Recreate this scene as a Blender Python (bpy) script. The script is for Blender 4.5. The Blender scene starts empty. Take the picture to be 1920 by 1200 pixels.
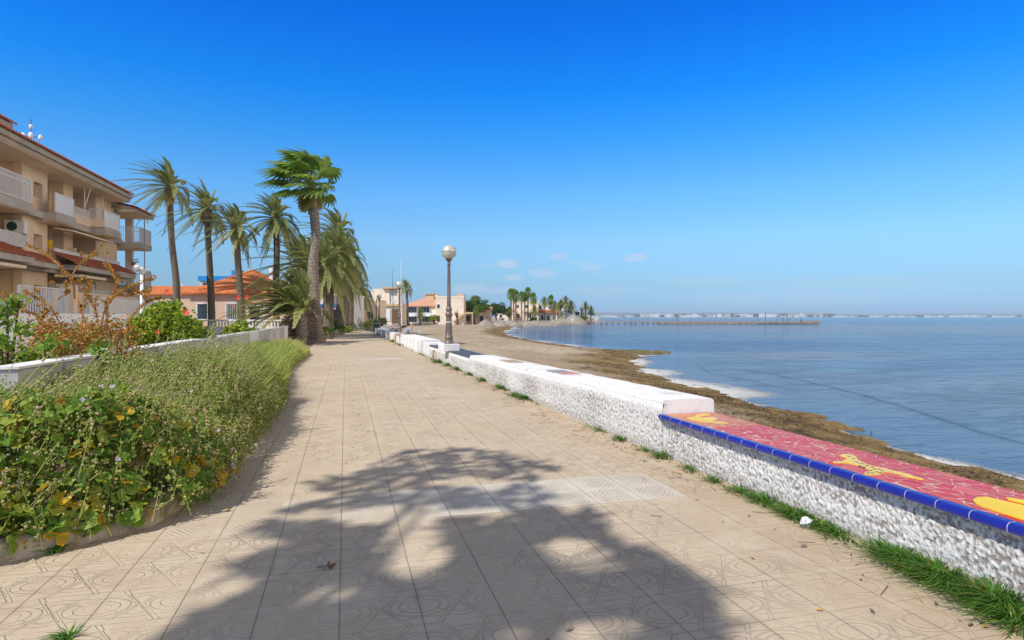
import bpy, math, random
import numpy as np
from mathutils import Vector, Matrix, noise

random.seed(7)
RNG = np.random.default_rng(7)
SC = bpy.context.scene
COL = SC.collection
PI = math.pi
# ------------------------------------------------------------------ survey of the place
# world X = across the promenade (right +), world Y = along it; the viewer stands at the origin
F = 1165.0
TH = math.atan(312.0 / F)
CT, ST = math.cos(TH), math.sin(TH)
HC, HY = 1.5, 594.0


def c2w(cx, D):
    return (cx * CT + D * ST, -cx * ST + D * CT)


def at(px, D, py=None, z=0.0):
    x, y = c2w((px - 960) / F * D, D)
    return Vector((x, y, z if py is None else HC + (HY - py) / F * D))


def gp(px, py, z=0.0):
    return at(px, (HC - z) * F / (py - HY), None, z)


# ------------------------------------------------------------------ mesh builder
class MB:
    def __init__(s, off=(0, 0, 0)):
        s.v, s.f, s.m, s.t = [], [], [], []
        s.off = Vector(off)

    def add(s, vs, fs, mi=0, tint=0.5):
        o = len(s.v)
        s.v.extend([tuple(p) for p in vs])
        s.t.extend([tint] * len(vs))
        s.f.extend([tuple(i + o for i in f) for f in fs])
        s.m.extend([mi] * len(fs))
        return s

    def box(s, x0, x1, y0, y1, z0, z1, mi=0, tint=.5):
        if x0 > x1: x0, x1 = x1, x0
        if y0 > y1: y0, y1 = y1, y0
        v = [(x0, y0, z0), (x1, y0, z0), (x1, y1, z0), (x0, y1, z0), (x0, y0, z1), (x1, y0, z1), (x1, y1, z1), (x0, y1, z1)]
        return s.add(v, [(0, 3, 2, 1), (4, 5, 6, 7), (0, 1, 5, 4), (1, 2, 6, 5), (2, 3, 7, 6), (3, 0, 4, 7)], mi, tint)

    def prism(s, pts, z0, z1, mi=0):
        """vertical prism over a counter-clockwise outline"""
        n = len(pts)
        zz0 = z0 if callable(z0) else (lambda p: z0)
        zz1 = z1 if callable(z1) else (lambda p: z1)
        v = [(p[0], p[1], zz0(p)) for p in pts] + [(p[0], p[1], zz1(p)) for p in pts]
        f = [tuple(range(n - 1, -1, -1)), tuple(range(n, 2 * n))] + [(i, (i + 1) % n, n + (i + 1) % n, n + i) for i in range(n)]
        return s.add(v, f, mi)

    def tube(s, pts, rad, n=8, mi=0, tint=.5, cap=True):
        pts = [Vector(p) for p in pts]
        if not hasattr(rad, '__len__'): rad = [rad] * len(pts)
        vs, fs = [], []
        up = Vector((0, 0, 1))
        u = None
        for i, p in enumerate(pts):
            d = (pts[min(i + 1, len(pts) - 1)] - pts[max(i - 1, 0)])
            if d.length < 1e-9: d = Vector((0, 0, 1))
            d.normalize()
            if u is None:
                u = d.cross(Vector((0, 1, 0)))
                if u.length < .1: u = d.cross(Vector((1, 0, 0)))
            u = (u - d * u.dot(d)).normalized()
            w = d.cross(u)
            for k in range(n):
                a = 2 * PI * k / n
                vs.append(p + (u * math.cos(a) + w * math.sin(a)) * rad[i])
        for i in range(len(pts) - 1):
            for k in range(n):
                fs.append((i * n + k, i * n + (k + 1) % n, (i + 1) * n + (k + 1) % n, (i + 1) * n + k))
        if cap:
            fs.append(tuple(range(n - 1, -1, -1)))
            L = (len(pts) - 1) * n
            fs.append(tuple(range(L, L + n)))
        return s.add(vs, fs, mi, tint)

    def lathe(s, prof, n=24, c=(0, 0, 0), mi=0):
        vs, fs = [], []
        for (r, z) in prof:
            for k in range(n):
                a = 2 * PI * k / n
                vs.append((c[0] + r * math.cos(a), c[1] + r * math.sin(a), c[2] + z))
        for i in range(len(prof) - 1):
            for k in range(n):
                fs.append((i * n + k, i * n + (k + 1) % n, (i + 1) * n + (k + 1) % n, (i + 1) * n + k))
        fs.append(tuple(range(n - 1, -1, -1)))
        L = (len(prof) - 1) * n
        fs.append(tuple(range(L, L + n)))
        return s.add(vs, fs, mi)

    def ball(s, c, r, n=10, m=6, mi=0, sc=(1, 1, 1), tint=.5, jit=0.0):
        vs, fs = [], []
        for i in range(m + 1):
            th = PI * i / m
            for k in range(n):
                a = 2 * PI * k / n
                q = 1 + (random.random() - .5) * jit
                vs.append((c[0] + r * q * sc[0] * math.sin(th) * math.cos(a), c[1] + r * q * sc[1] * math.sin(th) * math.sin(a), c[2] - r * q * sc[2] * math.cos(th)))
        for i in range(m):
            for k in range(n):
                fs.append((i * n + k, i * n + (k + 1) % n, (i + 1) * n + (k + 1) % n, (i + 1) * n + k))
        return s.add(vs, fs, mi, tint)

    def build(s, name, mats, parent=None, smooth=False):
        me = bpy.data.meshes.new(name)
        o = s.off
        me.from_pydata([(p[0] - o.x, p[1] - o.y, p[2] - o.z) for p in s.v], [], s.f)
        if not isinstance(mats, (list, tuple)): mats = [mats]
        for m in mats: me.materials.append(m)
        if len(mats) > 1: me.polygons.foreach_set('material_index', s.m)
        at_ = me.attributes.new('tint', 'FLOAT', 'POINT')
        at_.data.foreach_set('value', np.array(s.t, dtype=np.float32))
        if smooth: me.polygons.foreach_set('use_smooth', [True] * len(s.f))
        me.update()
        ob = bpy.data.objects.new(name, me)
        COL.objects.link(ob)
        if parent is not None: ob.parent = parent
        elif o.length > 0: ob.location = o
        return ob


def tag(o, label, cat, group=None):
    o['label'] = label
    o['category'] = cat
    if group: o['group'] = group
    return o


def thing(name, label, cat, loc=(0, 0, 0), rz=0.0, group=None):
    o = bpy.data.objects.new(name, None)
    COL.objects.link(o)
    o.empty_display_size = .2
    o.location = loc
    o.rotation_euler = (0, 0, rz)
    return tag(o, label, cat, group)


def kind(o, k):
    o['kind'] = k
    return o


def dup(root, loc, rz=None, label=None, sc=None, name=None):
    r = root.copy()
    COL.objects.link(r)
    r.location = loc
    if rz is not None: r.rotation_euler = (0, 0, rz)
    if sc is not None: r.scale = (sc, sc, sc) if not hasattr(sc, '__len__') else sc
    if label: r['label'] = label
    for ch in list(root.children):
        c = ch.copy()
        COL.objects.link(c)
        c.parent = r
        for g in list(ch.children):
            d = g.copy()
            COL.objects.link(d)
            d.parent = c
    return r


# ------------------------------------------------------------------ materials
class N:
    """small node-graph helper"""

    def __init__(s, name, rough=.7, spec=.3):
        s.mat = bpy.data.materials.new(name)
        s.mat.use_nodes = True
        s.nt = s.mat.node_tree
        s.b = s.nt.nodes['Principled BSDF']
        s.out = s.nt.nodes['Material Output']
        s.b.inputs['Roughness'].default_value = rough
        s.b.inputs['Specular IOR Level'].default_value = spec
        s.geo = None

    def n(s, t, **k):
        d = s.nt.nodes.new(t)
        for a, v in k.items(): setattr(d, a, v)
        return d

    def link(s, a, b): s.nt.links.new(a, b)

    def val(s, sock, v):
        if hasattr(v, 'is_linked') or hasattr(v, 'links'): s.link(v, sock)
        else: sock.default_value = v

    def pos(s):
        if not s.geo: s.geo = s.n('ShaderNodeNewGeometry')
        return s.geo.outputs['Position']

    def obj(s):
        return s.n('ShaderNodeTexCoord').outputs['Object']

    def map(s, vec, scale=(1, 1, 1), rot=(0, 0, 0), loc=(0, 0, 0)):
        m = s.n('ShaderNodeMapping')
        s.link(vec, m.inputs['Vector'])
        m.inputs['Scale'].default_value = scale
        m.inputs['Rotation'].default_value = rot
        m.inputs['Location'].default_value = loc
        return m.outputs['Vector']

    def noise(s, vec, scale, det=4, rough=.55, dist=0.0):
        t = s.n('ShaderNodeTexNoise')
        s.link(vec, t.inputs['Vector'])
        t.inputs['Scale'].default_value = scale
        t.inputs['Detail'].default_value = det
        t.inputs['Roughness'].default_value = rough
        t.inputs['Distortion'].default_value = dist
        return t.outputs['Fac']

    def vor(s, vec, scale, feature='F1', rnd=1.0):
        t = s.n('ShaderNodeTexVoronoi', feature=feature)
        s.link(vec, t.inputs['Vector'])
        t.inputs['Scale'].default_value = scale
        t.inputs['Randomness'].default_value = rnd
        return t

    def m(s, op, a, b=None, c=None, clamp=False):
        t = s.n('ShaderNodeMath', operation=op, use_clamp=clamp)
        s.val(t.inputs[0], a)
        if b is not None: s.val(t.inputs[1], b)
        if c is not None: s.val(t.inputs[2], c)
        return t.outputs[0]

    def rng(s, v, a, b, c=0.0, d=1.0, smooth=True):
        t = s.n('ShaderNodeMapRange', interpolation_type='SMOOTHSTEP' if smooth else 'LINEAR')
        s.val(t.inputs['Value'], v)
        t.inputs['From Min'].default_value = a
        t.inputs['From Max'].default_value = b
        t.inputs['To Min'].default_value = c
        t.inputs['To Max'].default_value = d
        return t.outputs['Result']

    def mix(s, f, a, b, mode='MIX'):
        t = s.n('ShaderNodeMix', data_type='RGBA', blend_type=mode)
        s.val(t.inputs[0], f)
        for sock, v in ((t.inputs[6], a), (t.inputs[7], b)):
            if isinstance(v, (tuple, list)): sock.default_value = (*v[:3], 1)
            else: s.link(v, sock)
        return t.outputs[2]

    def ramp(s, f, stops):
        t = s.n('ShaderNodeValToRGB')
        s.val(t.inputs[0], f)
        e = t.color_ramp.elements
        while len(e) < len(stops): e.new(.5)
        for el, (p, c) in zip(e, stops):
            el.position = p
            el.color = (*c[:3], 1)
        return t.outputs[0]

    def attr(s, name='tint'):
        a = s.n('ShaderNodeAttribute', attribute_name=name)
        return a.outputs['Fac']

    def col(s, c):
        if isinstance(c, (tuple, list)): s.b.inputs['Base Color'].default_value = (*c[:3], 1)
        else: s.link(c, s.b.inputs['Base Color'])
        return s

    def bump(s, h, strength=.5, dist=.02):
        t = s.n('ShaderNodeBump')
        t.inputs['Strength'].default_value = strength
        t.inputs['Distance'].default_value = dist
        s.link(h, t.inputs['Height'])
        s.link(t.outputs['Normal'], s.b.inputs['Normal'])
        return s

    def sep(s, v):
        t = s.n('ShaderNodeSeparateXYZ')
        s.link(v, t.inputs[0])
        return t.outputs

    def translucent(s, color, fac=.3):
        t = s.n('ShaderNodeBsdfTranslucent')
        if isinstance(color, (tuple, list)): t.inputs['Color'].default_value = (*color[:3], 1)
        else: s.link(color, t.inputs['Color'])
        x = s.n('ShaderNodeMixShader')
        x.inputs[0].default_value = fac
        s.link(s.b.outputs[0], x.inputs[1])
        s.link(t.outputs[0], x.inputs[2])
        s.link(x.outputs[0], s.out.inputs['Surface'])
        return s


def plaster(name, c, var=.12, rough=.85, bump=.25, stain=0.0, sc=1.0):
    k = N(name, rough, .2)
    p = k.pos()
    big = k.noise(p, .9 * sc, 5, .6)
    fine = k.noise(p, 14 * sc, 4, .6)
    d = tuple(x * (1 - var * 1.6) for x in c)
    l = tuple(min(1, x * (1 + var * .5)) for x in c)
    cc = k.mix(k.rng(big, .3, .7), d, l)
    if stain:
        st = k.noise(k.map(p, (2.2, 2.2, .22)), 1.4, 5, .65)
        cc = k.mix(k.m('MULTIPLY', k.rng(st, .52, .75), stain), cc, tuple(x * .45 for x in c))
    k.col(cc)
    k.bump(fine, bump, .01)
    return k.mat


def flat(name, c, rough=.6, spec=.3, metal=0.0, var=.06):
    k = N(name, rough, spec)
    k.b.inputs['Metallic'].default_value = metal
    n = k.noise(k.pos(), 3.0, 4, .6)
    k.col(k.mix(k.rng(n, .3, .7), tuple(x * (1 - var) for x in c), tuple(min(1, x * (1 + var)) for x in c)))
    return k.mat


def leafmat(name, stops, tl=.3, rough=.5, spec=.35):
    k = N(name, rough, spec)
    c = k.ramp(k.attr(), stops)
    k.col(c)
    k.translucent(c, tl)
    return k.mat


def tilemat(name, c1, c2, ax='y', pitch=.22):
    """clay roof tiles: barrel rows running down the slope, along axis ax"""
    k = N(name, .8, .2)
    o = k.sep(k.obj())
    a = o[1] if ax == 'y' else o[0]
    w = k.m('SINE', k.m('MULTIPLY', a, 2 * PI / pitch))
    rows = k.m('FRACT', k.m('MULTIPLY', o[2], 4.2))
    n = k.noise(k.pos(), 2.2, 6, .7)
    n2 = k.vor(k.map(k.obj(), (1 / pitch, 1 / pitch, 4.2)), 1.0).outputs['Color']
    c = k.mix(k.rng(n, .3, .72), c1, c2)
    c = k.mix(.35, c, k.mix(n2, tuple(x * .7 for x in c1), tuple(min(1, x * 1.25) for x in c2)))
    k.col(c)
    h = k.m('ADD', k.m('MULTIPLY', w, .5), k.m('MULTIPLY', rows, .35))
    k.bump(h, .9, .05)
    return k.mat


M = {}
M['cream'] = plaster('cream_render', (.86, .68, .51), .06, stain=.28)
M['cream2'] = plaster('pale_cream_render', (.85, .70, .52), .06, stain=.12)
M['soffit'] = plaster('soffit_paint', (.88, .72, .54), .04)
M['slab'] = plaster('grey_slab_edge', (.52, .48, .43), .1, stain=.35)
M['fascia'] = plaster('grey_fascia', (.48, .42, .34), .1, stain=.3)
M['white'] = plaster('white_paint', (.80, .79, .77), .05, stain=.12)
M['whiteclean'] = flat('white_metal_paint', (.82, .82, .82), .45, .4)
M['pinkwall'] = plaster('pink_beige_render', (.66, .47, .34), .07, stain=.2)
M['peach'] = plaster('peach_render', (.70, .48, .32), .07, stain=.15)
M['ochre'] = plaster('ochre_render', (.62, .45, .24), .07, stain=.15)
M['greywall'] = plaster('weathered_grey_wall', (.56, .54, .51), .16, stain=.5, bump=.4)
M['roof'] = tilemat('orange_clay_tiles', (.50, .135, .04), (.68, .225, .075), 'x')
M['roofy'] = tilemat('brown_red_clay_tiles', (.33, .10, .055), (.44, .15, .08), 'y')
M['roofpale'] = tilemat('faded_clay_tiles', (.58, .28, .16), (.70, .40, .26), 'x')
M['blue'] = flat('blue_paint', (.02, .22, .52), .5)
M['glass'] = flat('dark_window_glass', (.035, .045, .055), .08, .6)
M['shutter'] = flat('white_shutter', (.74, .74, .72), .5)
M['brown'] = flat('brown_wood', (.16, .085, .045), .6)
M['iron'] = flat('weathered_iron', (.19, .155, .135), .45, .5, .35, .25)
M['globe'] = flat('silvered_globe_glass', (.60, .60, .50), .30, .6, .25, .05)
M['bingreen'] = flat('dark_green_plastic', (.03, .075, .065), .5)
M['rope'] = flat('pale_tape', (.6, .66, .7), .6)
M['timber'] = plaster('bleached_timber', (.34, .26, .18), .2, stain=.4)
M['terracotta'] = flat('terracotta_pot', (.38, .13, .07), .7)
M['skin'] = flat('skin', (.55, .30, .21), .55)
M['hair'] = flat('grey_hair', (.30, .29, .29), .7)
M['cloth'] = None


def mk_cloth():
    k = N('patterned_cloth', .85, .1)
    v = k.vor(k.obj(), 26)
    k.col(k.ramp(v.outputs['Distance'], [(0, (.16, .17, .26)), (.5, (.34, .34, .42)), (1, (.55, .52, .55))]))
    M['cloth'] = k.mat


mk_cloth()
M['shorts'] = flat('pale_grey_shorts', (.42, .38, .38), .85)


# pavement: 40 cm pressed tiles with a ring-and-cross relief
def pavement():
    k = N('embossed_promenade_tiles', .82, .25)
    p = k.pos()
    x, y, z = k.sep(p)
    u = k.m('FRACT', k.m('DIVIDE', k.m('ADD', x, 40.03), .4))
    v = k.m('FRACT', k.m('DIVIDE', k.m('ADD', y, 35.36), .4))
    a = k.m('ABSOLUTE', k.m('SUBTRACT', u, .5))
    b = k.m('ABSOLUTE', k.m('SUBTRACT', v, .5))
    ja = k.rng(a, .488, .497)
    jb = k.rng(b, .487, .498)
    # rings round the middle of each side, a cross in the middle of each tile
    ea = k.m('SUBTRACT', .5, a)
    e = k.m('SQRT', k.m('ADD', k.m('MULTIPLY', ea, k.m('MULTIPLY', ea, .8)), k.m('MULTIPLY', b, k.m('MULTIPLY', b, 1.6))))
    s = k.m('SINE', k.m('MULTIPLY', e, 2 * PI * 9.5))
    ring = k.m('MULTIPLY', k.rng(s, .55, .95), k.m('MULTIPLY', k.rng(e, .40, .36), k.rng(e, .12, .16)))
    dx = k.m('ABSOLUTE', k.m('SUBTRACT', a, k.m('MULTIPLY', b, .62)))
    cross = k.m('MULTIPLY', k.rng(dx, .03, .012), k.rng(a, .24, .2))
    hexa = k.m('ABSOLUTE', k.m('SUBTRACT', k.m('ADD', ea, k.m('MULTIPLY', b, .62)), .52))
    hexb = k.m('ABSOLUTE', k.m('SUBTRACT', k.m('ADD', ea, k.m('MULTIPLY', b, .62)), .455))
    hexl = k.m('MAXIMUM', k.rng(hexa, .020, .008), k.m('MULTIPLY', k.rng(hexb, .016, .006), .8))
    wings = k.m('MULTIPLY', k.rng(k.m('ABSOLUTE', k.m('SUBTRACT', k.m('ABSOLUTE', k.m('SUBTRACT', b, k.m('MULTIPLY', ea, .55))), .0)), .02, .008), k.rng(e, .12, .3))
    w2_ = k.m('ABSOLUTE', k.m('SUBTRACT', b, k.m('ADD', k.m('MULTIPLY', ea, .30), .13)))
    w3_ = k.m('ABSOLUTE', k.m('SUBTRACT', b, k.m('ADD', k.m('MULTIPLY', ea, .12), .30)))
    tl_ = k.m('MULTIPLY', k.m('MAXIMUM', k.rng(w2_, .018, .007), k.rng(w3_, .018, .007)), k.rng(e, .30, .42))
    wings = k.m('MAXIMUM', wings, tl_)
    motif = k.m('MAXIMUM', k.m('MAXIMUM', ring, cross), k.m('MULTIPLY', k.m('MAXIMUM', hexl, wings), .8))
    # pale chevron strips
    def band(y0, y1, x0, x1):
        return k.m('MULTIPLY', k.m('MULTIPLY', k.m('GREATER_THAN', y, y0), k.m('LESS_THAN', y, y1)),
                   k.m('MULTIPLY', k.m('GREATER_THAN', x, x0), k.m('LESS_THAN', x, x1)))
    strip = k.m('MAXIMUM', band(4.64, 5.44, -1.23, 2.77), band(22.24, 23.04, -.83, 1.97))
    ch = k.m('FRACT', k.m('MULTIPLY', k.m('ADD', a, k.m('MULTIPLY', b, .8)), 9.0))
    chev = k.m('MULTIPLY', k.rng(k.m('ABSOLUTE', k.m('SUBTRACT', ch, .5)), .3, .16), k.rng(a, .46, .3))
    chev = k.m('MULTIPLY', chev, k.rng(b, .42, .36))
    mot = k.n('ShaderNodeMix', data_type='FLOAT')
    k.link(strip, mot.inputs[0]); k.link(motif, mot.inputs[2]); k.link(chev, mot.inputs[3])
    mt = mot.outputs[0]
    # the relief is worn in patches
    wear = k.m('MULTIPLY', k.rng(k.noise(p, .9, 4, .6), .36, .62, .25, 1.0), k.rng(k.noise(p, 14, 4, .7), .3, .55, .35, 1.0))
    mt = k.m('MULTIPLY', mt, wear)
    big = k.noise(p, .45, 6, .65)
    mid = k.noise(k.map(p, (1.0, .5, 1)), 3.2, 5, .65)
    fine = k.noise(p, 160, 3, .6)
    c = k.mix(k.rng(big, .32, .7), (.575, .47, .325), (.675, .565, .405))
    c = k.mix(k.rng(mid, .35, .75, 0, .55), c, (.47, .36, .26))
    grain = k.noise(k.map(p, (1, 2.2, 1)), 26, 5, .75)
    c = k.mix(k.rng(grain, .5, .8, 0, .45), c, (.36, .275, .20))
    # each tile a little different
    tid = k.n('ShaderNodeTexWhiteNoise', noise_dimensions='2D')
    cmb = k.n('ShaderNodeCombineXYZ')
    k.link(k.m('FLOOR', k.m('DIVIDE', k.m('ADD', x, 40.03), .4)), cmb.inputs[0])
    k.link(k.m('FLOOR', k.m('DIVIDE', k.m('ADD', y, 35.36), .4)), cmb.inputs[1])
    k.link(cmb.outputs[0], tid.inputs['Vector'])
    c = k.mix(k.m('MULTIPLY', tid.outputs['Value'], .14), c, (.46, .34, .24))
    c = k.mix(k.m('MULTIPLY', strip, k.rng(k.m('ADD', x, k.m('MULTIPLY', k.m('SUBTRACT', mid, .5), 2.5)), -.4, 1.2, .15, 1.0)), c, k.mix(k.rng(mid, .35, .7), (.60, .54, .44), (.70, .64, .53)))
    c = k.mix(k.m('MULTIPLY', fine, .22), c, (.40, .30, .21))
    c = k.mix(k.m('MULTIPLY', mt, .30), c, (.28, .21, .145))
    jn = k.noise(p, 3.2, 5, .7)
    joint = k.m('MAXIMUM', k.m('MULTIPLY', ja, k.rng(jn, .3, .6, .45, 1)), k.m('MULTIPLY', jb, k.rng(jn, .35, .65, .1, .6)))
    grime = k.m('MULTIPLY', k.m('MAXIMUM', k.rng(a, .40, .5), k.rng(b, .42, .5)), k.rng(k.noise(p, 1.7, 6, .7), .50, .68))
    c = k.mix(k.m('MULTIPLY', grime, .40), c, (.33, .245, .165))
    c = k.mix(k.m('MULTIPLY', joint, .46), c, (.20, .145, .10))
    # sand and soil blown along the foot of the sea wall, damp stains
    edge = k.m('MULTIPLY', k.rng(x, 2.3, 3.15), k.rng(k.noise(p, 2.0, 5, .7), .3, .6))
    c = k.mix(k.m('MULTIPLY', edge, .55), c, (.47, .33, .20))
    st = k.noise(k.map(p, (1, .7, 1)), .7, 7, .72)
    c = k.mix(k.rng(st, .54, .70, 0, .42), c, (.40, .31, .22))
    dr = k.m('MULTIPLY', k.rng(k.noise(p, 1.3, 6, .7, .8), .52, .66), .35)
    c = k.mix(dr, c, (.68, .58, .44))
    spots = k.rng(k.noise(p, 8.5, 4, .6), .68, .74)
    c = k.mix(k.m('MULTIPLY', spots, .5), c, (.20, .14, .10))
    k.col(c)
    h = k.m('SUBTRACT', k.m('MULTIPLY', fine, .12), k.m('ADD', k.m('MULTIPLY', mt, .8), joint))
    k.bump(h, .8, .011)
    return k.mat


M['pave'] = pavement()


def soil():
    k = N('dry_garden_soil', .95, .1)
    n = k.noise(k.pos(), 3, 6, .7)
    k.col(k.mix(k.rng(n, .3, .7), (.14, .10, .065), (.27, .20, .13)))
    k.bump(k.noise(k.pos(), 20, 5, .7), .8, .05)
    return k.mat


M['soil'] = soil()


def land():
    k = N('dry_ground', .95, .1)
    n = k.noise(k.pos(), .08, 7, .7)
    k.col(k.mix(k.rng(n, .35, .65), (.30, .23, .16), (.42, .34, .25)))
    return k.mat


M['land'] = land()


def sand():
    k = N('beach_sand', .93, .15)
    p = k.pos()
    d = k.attr('shore')
    n1 = k.noise(k.map(p, (.5, .22, 1)), .55, 7, .68)
    n2 = k.noise(p, 5.0, 6, .7)
    n3 = k.noise(k.map(p, (1, .4, 1)), 2.2, 6, .7)
    c = k.mix(k.rng(n1, .38, .64), (.40, .305, .205), (.52, .425, .30))
    c = k.mix(k.rng(n3, .47, .66, 0, .6), c, (.26, .205, .14))
    c = k.mix(k.m('MULTIPLY', n2, .3), c, (.30, .23, .155))
    # wrack line: rotted weed close to the water
    dw = k.m('ADD', k.m('ADD', d, k.m('MULTIPLY', k.m('SUBTRACT', n3, .5), 3.0)), k.m('MULTIPLY', k.m('SUBTRACT', k.noise(p, .35, 4, .6), .5), 6.0))
    wet = k.rng(dw, 3.4, 1.6)
    c = k.mix(wet, c, k.ramp(k.m('ADD', k.m('MULTIPLY', k.noise(k.map(p, (1, .6, 1)), 1.1, 4, .7), .5), k.m('MULTIPLY', k.noise(k.map(p, (1, .6, 1)), 7.0, 6, .8), .5)), [(.32, (.03, .024, .014)), (.43, (.10, .07, .032)), (.53, (.27, .18, .07)), (.66, (.38, .29, .15))]))
    grey = k.m('MULTIPLY', k.rng(d, 10, 22), k.rng(k.noise(k.map(p, (.3, .9, 1)), .13, 4, .6), .42, .6))
    c = k.mix(k.m('MULTIPLY', grey, .7), c, (.36, .33, .27))
    k.col(c)
    hh = k.m('ADD', k.m('MULTIPLY', n3, .7), k.m('MULTIPLY', n2, .5))
    k.bump(hh, .9, .16)
    return k.mat


M['sand'] = sand()


def pile_sand():
    k = N('grey_piled_sand', .95, .1)
    n = k.noise(k.pos(), .7, 7, .7)
    k.col(k.mix(k.rng(n, .35, .65), (.27, .235, .185), (.40, .355, .28)))
    k.bump(n, 1.0, .5)
    return k.mat


M['pile'] = pile_sand()


def water():
    k = N('lagoon_water', .10, .36)
    k.b.inputs['IOR'].default_value = 1.33
    p = k.pos()
    d = k.m('MULTIPLY', k.attr('shore'), -1)
    big = k.noise(k.map(p, (.6, 1.3, 1), (0, 0, .25)), .03, 4, .6)
    mid = k.noise(k.map(p, (.5, 1.6, 1), (0, 0, .25)), .16, 5, .65)
    c = k.mix(k.rng(mid, .38, .62), (.030, .13, .255), (.075, .20, .33))
    c = k.mix(k.rng(big, .50, .62), c, (.19, .20, .25))
    c = k.mix(k.rng(big, .47, .38), c, (.006, .085, .24))
    # silty shallows
    sh = k.m('ADD', d, k.m('MULTIPLY', k.m('SUBTRACT', mid, .5), 5.0))
    c = k.mix(k.rng(sh, 12.0, .5, 0, .75), c, (.165, .17, .165))
    def patch(px_, D_, rx, ry, col, amt, c):
        q = at(px_, D_)
        mv = k.map(p, (1, 1, 0), (0, 0, 0), (-q.x, -q.y, 0))
        rv = k.n('ShaderNodeVectorRotate', rotation_type='Z_AXIS'); k.link(mv, rv.inputs['Vector']); rv.inputs['Angle'].default_value = TH
        sx = k.sep(rv.outputs[0])
        u = k.m('DIVIDE', sx[0], rx); v = k.m('DIVIDE', sx[1], ry)
        e = k.m('ADD', k.m('ADD', k.m('MULTIPLY', u, u), k.m('MULTIPLY', v, v)), k.m('MULTIPLY', k.m('SUBTRACT', mid, .5), 3.0))
        return k.mix(k.rng(e, 1.5, .3, 0, amt), c, col)
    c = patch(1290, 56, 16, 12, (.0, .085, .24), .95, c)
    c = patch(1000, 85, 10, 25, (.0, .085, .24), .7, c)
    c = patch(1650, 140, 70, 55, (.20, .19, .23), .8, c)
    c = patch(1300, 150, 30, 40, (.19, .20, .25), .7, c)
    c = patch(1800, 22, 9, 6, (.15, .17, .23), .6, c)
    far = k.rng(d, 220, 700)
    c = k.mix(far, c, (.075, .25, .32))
    rip_shade = k.m('ADD', k.m('MULTIPLY', k.noise(k.map(p, (.75, 2.4, 1), (0, 0, .55)), 1.5, 5, .65, .4), .6), k.m('MULTIPLY', k.noise(k.map(p, (.5, 1.6, 1), (0, 0, .45)), .42, 4, .6, .5), .4))
    c = k.mix(k.m('MULTIPLY', k.rng(rip_shade, .44, .58), k.rng(d, 1, 10, .35, 1)), k.mix(.5, c, (.01, .035, .08)), k.mix(.22, c, (.32, .42, .50)))  # light and dark sides of ripples painted into the water colour
    # floating weed specks
    wd = k.m('MULTIPLY', k.rng(k.noise(k.map(p, (1.2, .6, 1)), 3.0, 5, .65), .61, .66), k.rng(d, 10, 2))
    c = k.mix(k.m('MULTIPLY', wd, .8), c, (.05, .05, .03))
    ln = k.m('ADD', d, k.m('MULTIPLY', k.m('SUBTRACT', k.noise(p, .22, 4, .6), .5), 7.0))
    l1 = k.rng(k.m('ABSOLUTE', k.m('SUBTRACT', ln, 4.2)), .22, .04)
    l2 = k.rng(k.m('ABSOLUTE', k.m('SUBTRACT', ln, 7.4)), .16, .03)
    lines = k.m('MULTIPLY', k.m('MAXIMUM', l1, l2), k.rng(k.noise(p, .5, 3, .6), .4, .55))
    c = k.mix(k.m('MULTIPLY', lines, .6), c, (.05, .05, .035))
    # foam at the edge and small white caps far out
    fn = k.noise(k.map(p, (1.0, .5, 1)), 2.4, 7, .72)
    fl = k.noise(p, .12, 3, .5)
    ed = k.m('ADD', d, k.m('MULTIPLY', k.m('SUBTRACT', fn, .5), 2.2))
    w = k.rng(fl, .42, .60, .12, 2.4)
    foam = k.rng(k.m('DIVIDE', ed, w), 1.35, .25)
    cap = k.m('MULTIPLY', k.rng(k.noise(k.map(p, (.05, .6, 1), (0, 0, .26)), .33, 5, .7), .665, .70), k.rng(d, 30, 80))
    foam = k.m('MAXIMUM', k.m('MULTIPLY', foam, k.rng(fn, .32, .50)), k.m('MULTIPLY', cap, .8))
    c = k.mix(k.m('MULTIPLY', foam, .92), c, (.66, .645, .60))
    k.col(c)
    k.link(k.rng(foam, 0, .5, .10, .8), k.b.inputs['Roughness'])
    # short wind chop: ridges roughly across the wind, smaller near the beach
    w1 = k.noise(k.map(p, (.75, 2.4, 1), (0, 0, .55)), 1.1, 5, .6, .4)
    w2 = k.noise(k.map(p, (1, 2.2, 1), (0, 0, .35)), 5.0, 4, .6, .3)
    w3 = k.noise(k.map(p, (.4, 1.5, 1), (0, 0, .75)), .35, 3, .5, .6)
    hh = k.m('ADD', k.m('ADD', k.m('MULTIPLY', w1, .6), k.m('MULTIPLY', w2, .16)), k.m('MULTIPLY', w3, 1.0))
    amp = k.rng(d, .5, 14, .12, 1.0)
    k.bump(k.m('MULTIPLY', hh, amp), 1.0, .75)
    return k.mat


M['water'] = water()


def roughcast():
    k = N('white_roughcast', .9, .15)
    p = k.pos()
    r = k.attr()
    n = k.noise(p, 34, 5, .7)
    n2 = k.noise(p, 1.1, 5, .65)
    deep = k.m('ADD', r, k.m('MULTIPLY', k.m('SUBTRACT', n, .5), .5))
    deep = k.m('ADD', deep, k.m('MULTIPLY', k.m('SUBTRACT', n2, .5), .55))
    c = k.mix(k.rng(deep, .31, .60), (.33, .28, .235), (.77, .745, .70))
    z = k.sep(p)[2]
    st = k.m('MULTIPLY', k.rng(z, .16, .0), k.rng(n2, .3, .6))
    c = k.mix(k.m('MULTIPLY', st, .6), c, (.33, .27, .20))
    k.col(c)
    k.bump(k.m('ADD', n, k.noise(p, 90, 3, .6)), .8, .012)
    return k.mat


M['roughcast'] = roughcast()


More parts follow.
